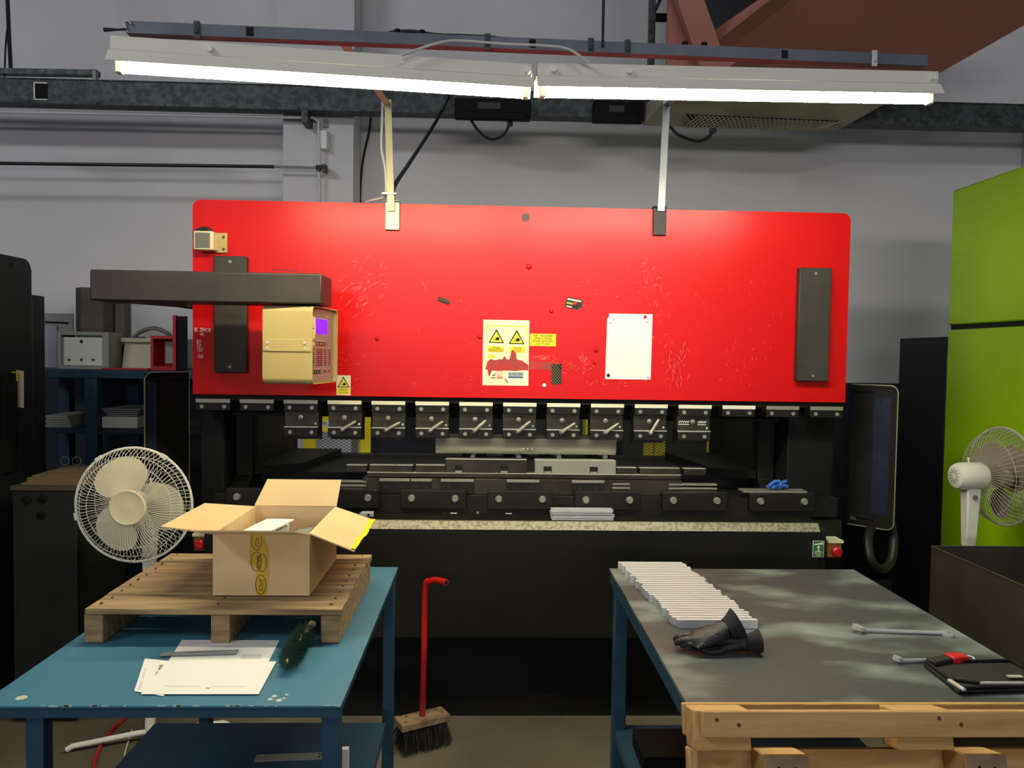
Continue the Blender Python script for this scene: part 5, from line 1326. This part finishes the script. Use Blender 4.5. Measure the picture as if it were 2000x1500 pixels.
# ================================================================ LEFT SIDE
MX = -2.14
t = thing('dark_machine', 'tall black machine enclosure at the left edge', 'machine', (MX - .4, 3.0, 0))
def sidepanel(pxe, pyt, r, ynear, name, zlow):
    y1 = PX(pxe, pyt + 80, MX).y; z1 = PX(pxe, pyt, MX).z
    mb = MB(); pts = [(ynear, zlow), (y1, zlow), (y1, z1 - r)]
    for k in range(5):
        a = PI / 2 * k / 4; pts.append((y1 - r + r * math.cos(a), z1 - r + r * math.sin(a)))
    pts.append((ynear, z1))
    return mb, pts, y1, z1
mb, pts, y1, z1 = sidepanel(62, 508, .05, 2.4, 'a', 0.02); mb.prism(pts, 'x', MX - .6, MX); sp = mb.build('enclosure', M_dkmachine, t, bevel=.004)
p = PX(22, 518, MX); mb = MB(); mb.lathe([(.014, 0), (.014, .001)], (MX + .0002, p.y, p.z), (V((0, 1, 0)), V((0, 0, 1)), V((1, 0, 0))), 'z' and 14); mb.build('hole', M_holedark, sp)
z2 = PX(88, 579, MX).z; y2 = PX(88, 650, MX).y
mb = MB(); mb.box(MX - .55, MX, y1 + .002, y2, .02, z2); mb.build('rear_section', M_dkmachine, t, bevel=.004)
mb = MB(); a = PX(20, 740, MX); mb.box(MX + .0005, MX + .02, a.y - .06, a.y + .02, PX(20, 920, MX).z, PX(20, 728, MX).z); mb.build('side_rail', M_black, t)
p = PX(24, 732, MX)
mb = MB(); a0 = PY(33, 722, p.y + .03); x0, x1, z0, z1 = rect(30, 722, 47, 797, p.y + .03)
mb.slab(spline([V((x0, p.y + .03, z1)), V(((x0 + x1) / 2, p.y + .028, z1 - .004)), V((x1 + .002, p.y + .025, z1 - .006))], 1)[::-1] + [V((x0 + .004, p.y + .03, z0 + .006)), V((x1 - .002, p.y + .03, z0))], .001)
tag(mb.build('hanging_paper', mat('aged_paper', (200, 184, 160), .8)), 'white paper slip hanging on the black machine at the left', 'paper')
x0, x1, z0, z1 = rect(18, 726, 36, 744, p.y + .01)
mb = MB(); mb.box(x0, x1, p.y - .004, p.y + .006, z0, z1); mb.cyl(((x0 + x1) / 2 - .004, p.y - .006, (z0 + z1) / 2 - .004), ((x0 + x1) / 2 - .004, p.y - .004, (z0 + z1) / 2 - .004), .006, 8)
tag(mb.build('yellow_tag', M_yel, bevel=.002), 'small yellow clip holding the paper on the black machine', 'clip')
x0, x1, z0, z1 = rect(24, 745, 30, 910, p.y + .01); mb = MB(); mb.tube([V((x0, p.y + .01, z1)), V(((x0 + x1) / 2, p.y + .01, (z0 + z1) / 2)), V((x0 - .002, p.y + .01, z0))], .008, 8)
tag(mb.build('dangling_cable', M_cover), 'grey brown cable hanging below the yellow clip', 'cable')
# low cabinet with cardboard sheets
CY = 3.28
x0 = PY(24, 1000, CY).x; x1 = PY(150, 1000, CY).x; zt2 = PY(90, 944, CY).z
yb_ = min(PZ(90, 913, zt2).y, 3.9)
if x0 < MX + .01: x0 = MX + .012
t = thing('low_cabinet', 'low dark green cabinet at the left under stacked cardboard', 'cabinet', ((x0 + x1) / 2, CY + .25, 0))
mb = MB(); mb.box(x0, x1, CY, yb_, 0.02, zt2 - .03); cb = mb.build('body', M_dkgreen, t, bevel=.004)
mb = MB(); mb.box(x0 - .005, x1 + .004, CY - .006, yb_, zt2 - .0295, zt2 - .012); mb.build('top', M_olive, t)
for (px, py) in ((53, 976), (84, 974), (81, 1006)):
    p = PY(px, py, CY); mb = MB(); mb.lathe([(.018, 0), (.018, .006), (.012, .008), (.0001, .008)], (p.x, CY, p.z), 'y', 14); mb.build('button', M_black2, cb)
for i in range(4):
    mb = MB(); dz = zt2 - .0115 + i * .0075; mb.box(x0 + .02 + .01 * (i % 2), x1 + .03 - .012 * i, CY + .03 + .02 * i, yb_ - .02, dz, dz + .007)
    tag(mb.build('cardboard_sheet', mat('grimy_cardboard', (120, 102, 76), .9)), 'flat cardboard sheet in the stack on the low dark cabinet', 'cardboard', 'cardboard sheets on the low cabinet')
for px in (128, 152):
    p = PZ(px, 908, zt2 + .02); y = min(p.y, yb_ - .05)
    mb = MB(); mb.tube([V((p.x, y, zt2 + .020)) + V((math.cos(q) * .02, 0, math.sin(q) * .02 + .02)) for q in [i * 2 * PI / 16 for i in range(16)]], .002, 6, closed=True)
    tag(mb.build('wire_ring', M_steel), ('left' if px == 128 else 'right') + ' thin wire ring standing on the cardboard sheets', 'ring')
# blue rack with shelves
KY = 4.5
zr = PY(200, 722, KY).z
xa, xb2 = -2.75, -1.38
t = thing('storage_rack', 'blue storage rack behind the left fan', 'rack', ((xa + xb2) / 2, KY + .3, 0))
mb = MB(); mb.box(xa, xb2, KY, KY + .6, zr - .05, zr); mb.build('top_board', M_rack, t, bevel=.003)
zsf = PY(230, 838, KY).z
mb = MB(); mb.box(xa + .01, xb2 - .01, KY + .01, KY + .6, zsf - .03, zsf); mb.build('shelf', M_rackd, t)
mb = MB(); mb.box(xa + .01, xb2 - .01, KY + .01, KY + .6, zsf - .63, zsf - .6); mb.build('shelf', M_rackd, t)
xu = PY(177, 800, KY).x
for x in (xa, xu - .035, xb2 - .07):
    for y in (KY - .002, KY + .53):
        mb = MB(); mb.box(x, x + .07, y, y + .07, 0, zr - .0505); mb.build('upright', M_rack, t, bevel=.003)
def rackbox(name, px0, py0, px1, py1, Y, dep, m_, label, cat, n=1, grp=None):
    x0, x1, z0, z1 = rect(px0, py0, px1, py1, Y)
    mb = MB(); mb.box(x0, x1, Y, Y + dep, max(z0, zsf + .001), z1)
    return tag(mb.build(name, m_, bevel=.002), label, cat, grp)
rackbox('white_carton', 199, 814, 268, 837, KY + .05, .35, M_palegrey, 'pale flat carton on the middle shelf of the blue rack', 'carton')
for i in range(4):
    x0, x1, z0, z1 = rect(210 - 2 * i, 807 - i * 4, 268 + 3 * i, 812 - i * 4, KY + .06 + .01 * i)
    mb = MB(); mb.slab([(x0, KY + .06, z0), (x1, KY + .06, z0), (x1, KY + .4, z0), (x0, KY + .4, z0)], .006)
    tag(mb.build('metal_sheet', M_greyplast), 'loose grey sheet stacked on the pale carton in the blue rack', 'sheet', 'loose sheets on the carton')
for i in range(5):
    x0, x1, z0, z1 = rect(88 + (i % 2) * 3, 832 - i * 5, 140 - 2 * i, 836 - i * 5, KY + .06)
    mb = MB(); mb.box(x0, x1, KY + .06, KY + .42, zsf + .001 + i * .014, zsf + .013 + i * .014)
    tag(mb.build('sheet_metal_blank', M_greyplast), 'grey sheet metal blank stacked at the left of the middle rack shelf', 'sheet', 'blanks on the rack shelf')
# things on top of the rack
zt3 = zr + .001
def rb(name, px0, py0, px1, Y, dep, m_, label, cat, bev=.003):
    x0, x1, z0, z1 = rect(px0, py0, px1, 720, Y)
    mb = MB(); mb.box(x0, x1, Y, Y + dep, zt3, z1); return tag(mb.build(name, m_, bevel=bev), label, cat), x0, x1, z1
x0, x1, _z, z1 = rect(88, 612, 143, 720, KY + .5)
mb = MB(); mb.box(x0 - .2, x1, KY + .5, KY + .51, zt3, z1); t = tag(mb.build('slotted_panel', M_greyplast), 'grey slotted panel leaning at the back of the blue rack', 'panel')
mb = MB(); p0, p1 = PY(88, 629, KY + .499), PY(134, 631, KY + .499); mb.bar(p0, p1, .002, .012); mb.build('slot', M_holedark, t)
x0, x1, _z, z1 = rect(86, 636, 111, 712, KY + .3)
mb = MB(); mb.box(x0 - .15, x1, KY + .3, KY + .32, zt3, z1); tag(mb.build('grey_panel', mat('lilac_grey', (150, 152, 168), .6)), 'lilac grey panel beside the pale fronted box on the blue rack', 'panel')
# drawer with white front
x0, x1, _z, z1 = rect(112, 648, 212, 715, KY + .08)
t = thing('metal_enclosure', 'grey metal box with a pale drilled front on the blue rack', 'box', ((x0 + x1) / 2, KY + .2, zt3))
mb = MB(); fw = .02
for (a0, b0, c0, d0) in ((x0, x1, zt3, zt3 + fw), (x0, x1, z1 - fw, z1), (x0, x0 + fw, zt3 + fw, z1 - fw), (x1 - fw * 1.8, x1, zt3 + fw, z1 - fw)): mb.box(a0, b0, KY + .08, KY + .24, c0, d0)
mb.build('frame', M_greyplast, t)
mb = MB(); mb.box(x0 + fw + .001, x1 - fw * 1.8 - .001, KY + .10, KY + .105, zt3 + fw + .001, z1 - fw - .012); fp = mb.build('front_plate', M_palegrey, t)
for (px, py, s) in ((159, 667, .010), (135, 703, .008), (159, 703, .008), (182, 703, .008)):
    p = PY(px, py, KY + .1); mb = MB(); mb.lathe([(s, 0), (s, .001)], (p.x, KY + .0995, p.z), 'y', 12); mb.build('hole', M_holedark, fp)
# tall brown profile
x0, x1, _z, z1 = rect(145, 562, 218, 720, KY + .34)
xr_ = PY(240, 600, KY + .34).x
mb = MB(); mb.prism([(x0, KY + .36), (x0 + .05, KY + .32), (x1 - .04, KY + .32), (x1, KY + .36), (x1, KY + .45), (x0, KY + .45)], 'z', zt3, z1); t = tag(mb.build('tall_metal_box', M_brownsteel, smooth=False), 'tall brown steel box behind the pale fronted box on the blue rack', 'box')
mb = MB(); mb.box(x1 + .012, xr_, KY + .36, KY + .45, zt3, PY(230, 590, KY + .34).z); tag(mb.build('narrow_steel_box', M_brownsteel), 'narrow brown steel box right of the tall one', 'box')
# pale case with corrugated handle
x0, x1, _z, z1 = rect(240, 664, 305, 715, KY + .2)
t = thing('instrument_case', 'pale beige instrument case with a curved handle on the blue rack', 'case', ((x0 + x1) / 2, KY + .3, zt3))
mb = MB(); x1b = PY(345, 664, KY + .2).x
mb.prism([(KY + .18, zt3), (KY + .22, z1 - .015), (KY + .5, z1 - .015), (KY + .5, zt3)], 'x', x0, x1b); mb.build('body', M_signw if False else mat('stone_enamel', (178, 174, 152), .6), t, bevel=.004)
mb = MB(); mb.box(x0 - .01, x1b, KY + .19, KY + .5, z1 - .0145, z1 + .012); mb.build('lid', mat('stone_enamel', (178, 174, 152)), t, bevel=.003)
mb = MB(); mb.tube(tube_px([(260, 660), (275, 648), (300, 641), (322, 648), (334, 658)], KY + .3, .012), .013, 10); mb.build('handle', mat('grey_hose', (120, 116, 104), .6, 0, (80, 78, 70), 60), t)
mb = MB(); p = PY(270, 660, KY + .25); mb.box(p.x - .03, p.x + .03, KY + .24, KY + .28, z1 + .0125, z1 + .02); mb.build('latch', M_ink, t)
# red open box and tall red board
x0, x1, _z, z1 = rect(294, 656, 346, 720, KY + .02)
t = thing('red_box', 'open red box with a pale inner plate on the blue rack', 'box', ((x0 + x1) / 2, KY + .1, zt3))
fw = .022; mb = MB()
M_redmatt = mat('red_board', (176, 22, 34), .55)
for (a0, b0, c0, d0) in ((x0, x1, zt3, zt3 + fw), (x0, x1, z1 - fw * .8, z1), (x0, x0 + fw * .7, zt3 + fw, z1 - fw * .8), (x1 - fw * .4, x1, zt3 + fw, z1 - fw * .8)): mb.box(a0, b0, KY + .02, KY + .17, c0, d0)
mb.box(x0, x1, KY + .1705, KY + .175, zt3, z1); mb.build('frame', M_redmatt, t)
mb = MB(); xa_, xb_2, _q, _w = rect(323, 667, 344, 710, KY + .1); mb.box(xa_, x1 - .012, KY + .10, KY + .105, _q, _w); mb.build('inner_plate', M_greyplast, t)
x0, x1, _z, z1 = rect(340, 616, 346, 720, KY)
t = thing('red_folder', 'tall red edged black board standing at the right end of the rack', 'board', (x0, KY, zt3))
xr2 = PY(378, 650, KY + .1).x
mb = MB(); mb.box(x0, x1, KY - .02, KY + .012, zt3, z1); mb.build('red_edge', M_redmatt, t)
mb = MB(); mb.box(x1 + .001, xr2, KY - .005, KY + .01, zt3, z1 - .004); mb.build('board', M_black2, t)
mb = MB(); x0, x1, _z, _w = rect(200, 714, 290, 722, KY + .02); mb.box(x0, x1, KY + .01, KY + .05, zt3, zt3 + .01); tag(mb.build('red_strip', M_redmatt), 'thin red strip lying on the front edge of the blue rack', 'strip')
# cables on the floor at the left
mb = MB(); q = [PZ(x, y, .008) for x, y in ((180, 1500), (190, 1470), (215, 1430), (245, 1402), (262, 1380), (300, 1330))]
q[0] = PZ(178, 1530, .008)
mb.tube(spline(q, 6), .007, 8); tag(mb.build('red_floor_cable', M_cabler), 'red cable on the floor under the blue table', 'cable')
mb = MB(); mb.tube(spline([PZ(258, 1425, .003), PZ(250, 1450, .003), PZ(243, 1475, .003)], 4), .003, 6); tag(mb.build('white_wire', M_cablew), 'thin white wire on the floor near the fan foot', 'wire')

# ================================================================ LIGHT
SC.view_settings.view_transform = 'Standard'; SC.view_settings.look = 'None'; SC.view_settings.gamma = 1.0; SC.view_settings.use_curve_mapping = False
SC.view_settings.exposure = 0.0
w = bpy.data.worlds.new('world'); SC.world = w; w.use_nodes = True
bg = w.node_tree.nodes['Background']; bg.inputs['Color'].default_value = (0.62, 0.66, 1.0, 1); bg.inputs['Strength'].default_value = .075
def area(name, loc, target, sx, sy, power, col):
    l = bpy.data.lights.new(name, 'AREA'); l.shape = 'RECTANGLE'; l.size = sx; l.size_y = sy; l.energy = power; l.color = col
    o = bpy.data.objects.new(name, l); COL.objects.link(o); o.location = loc
    o.rotation_euler = (V(target) - V(loc)).to_track_quat('-Z', 'Y').to_euler(); return o
area('hall_fill_light', (-4.6, -1.2, 5.0), (1.6, 4.4, 1.6), 2.4, .3, 95, (.95, .98, 1))  # unseen fill, placed left to brighten the green cabinet side
area('hall_fill_light', (2.4, -2.6, 5.4), (.4, 3.0, 1.4), 2.4, .3, 30, (1, .97, .95))  # unseen fill for the general brightness of the hall
for x in (-3.0, 0.0, 3.0):
    area('hall_fill_light', (x, -13.0, 3.4), (x * .3, 3.0, 1.2), 3.0, 1.0, 125, (1, .96, .98))  # added unseen far fills for front faces and the press opening
area('rear_fill_light', (.12, 3.80, 1.75), (.12, 4.5, .9), 2.0, .06, 7, (1, .97, .88))  # added unseen fill that brightens the rear guards through the opening
for o in TMP:
    if '_c' in o: del o['_c']
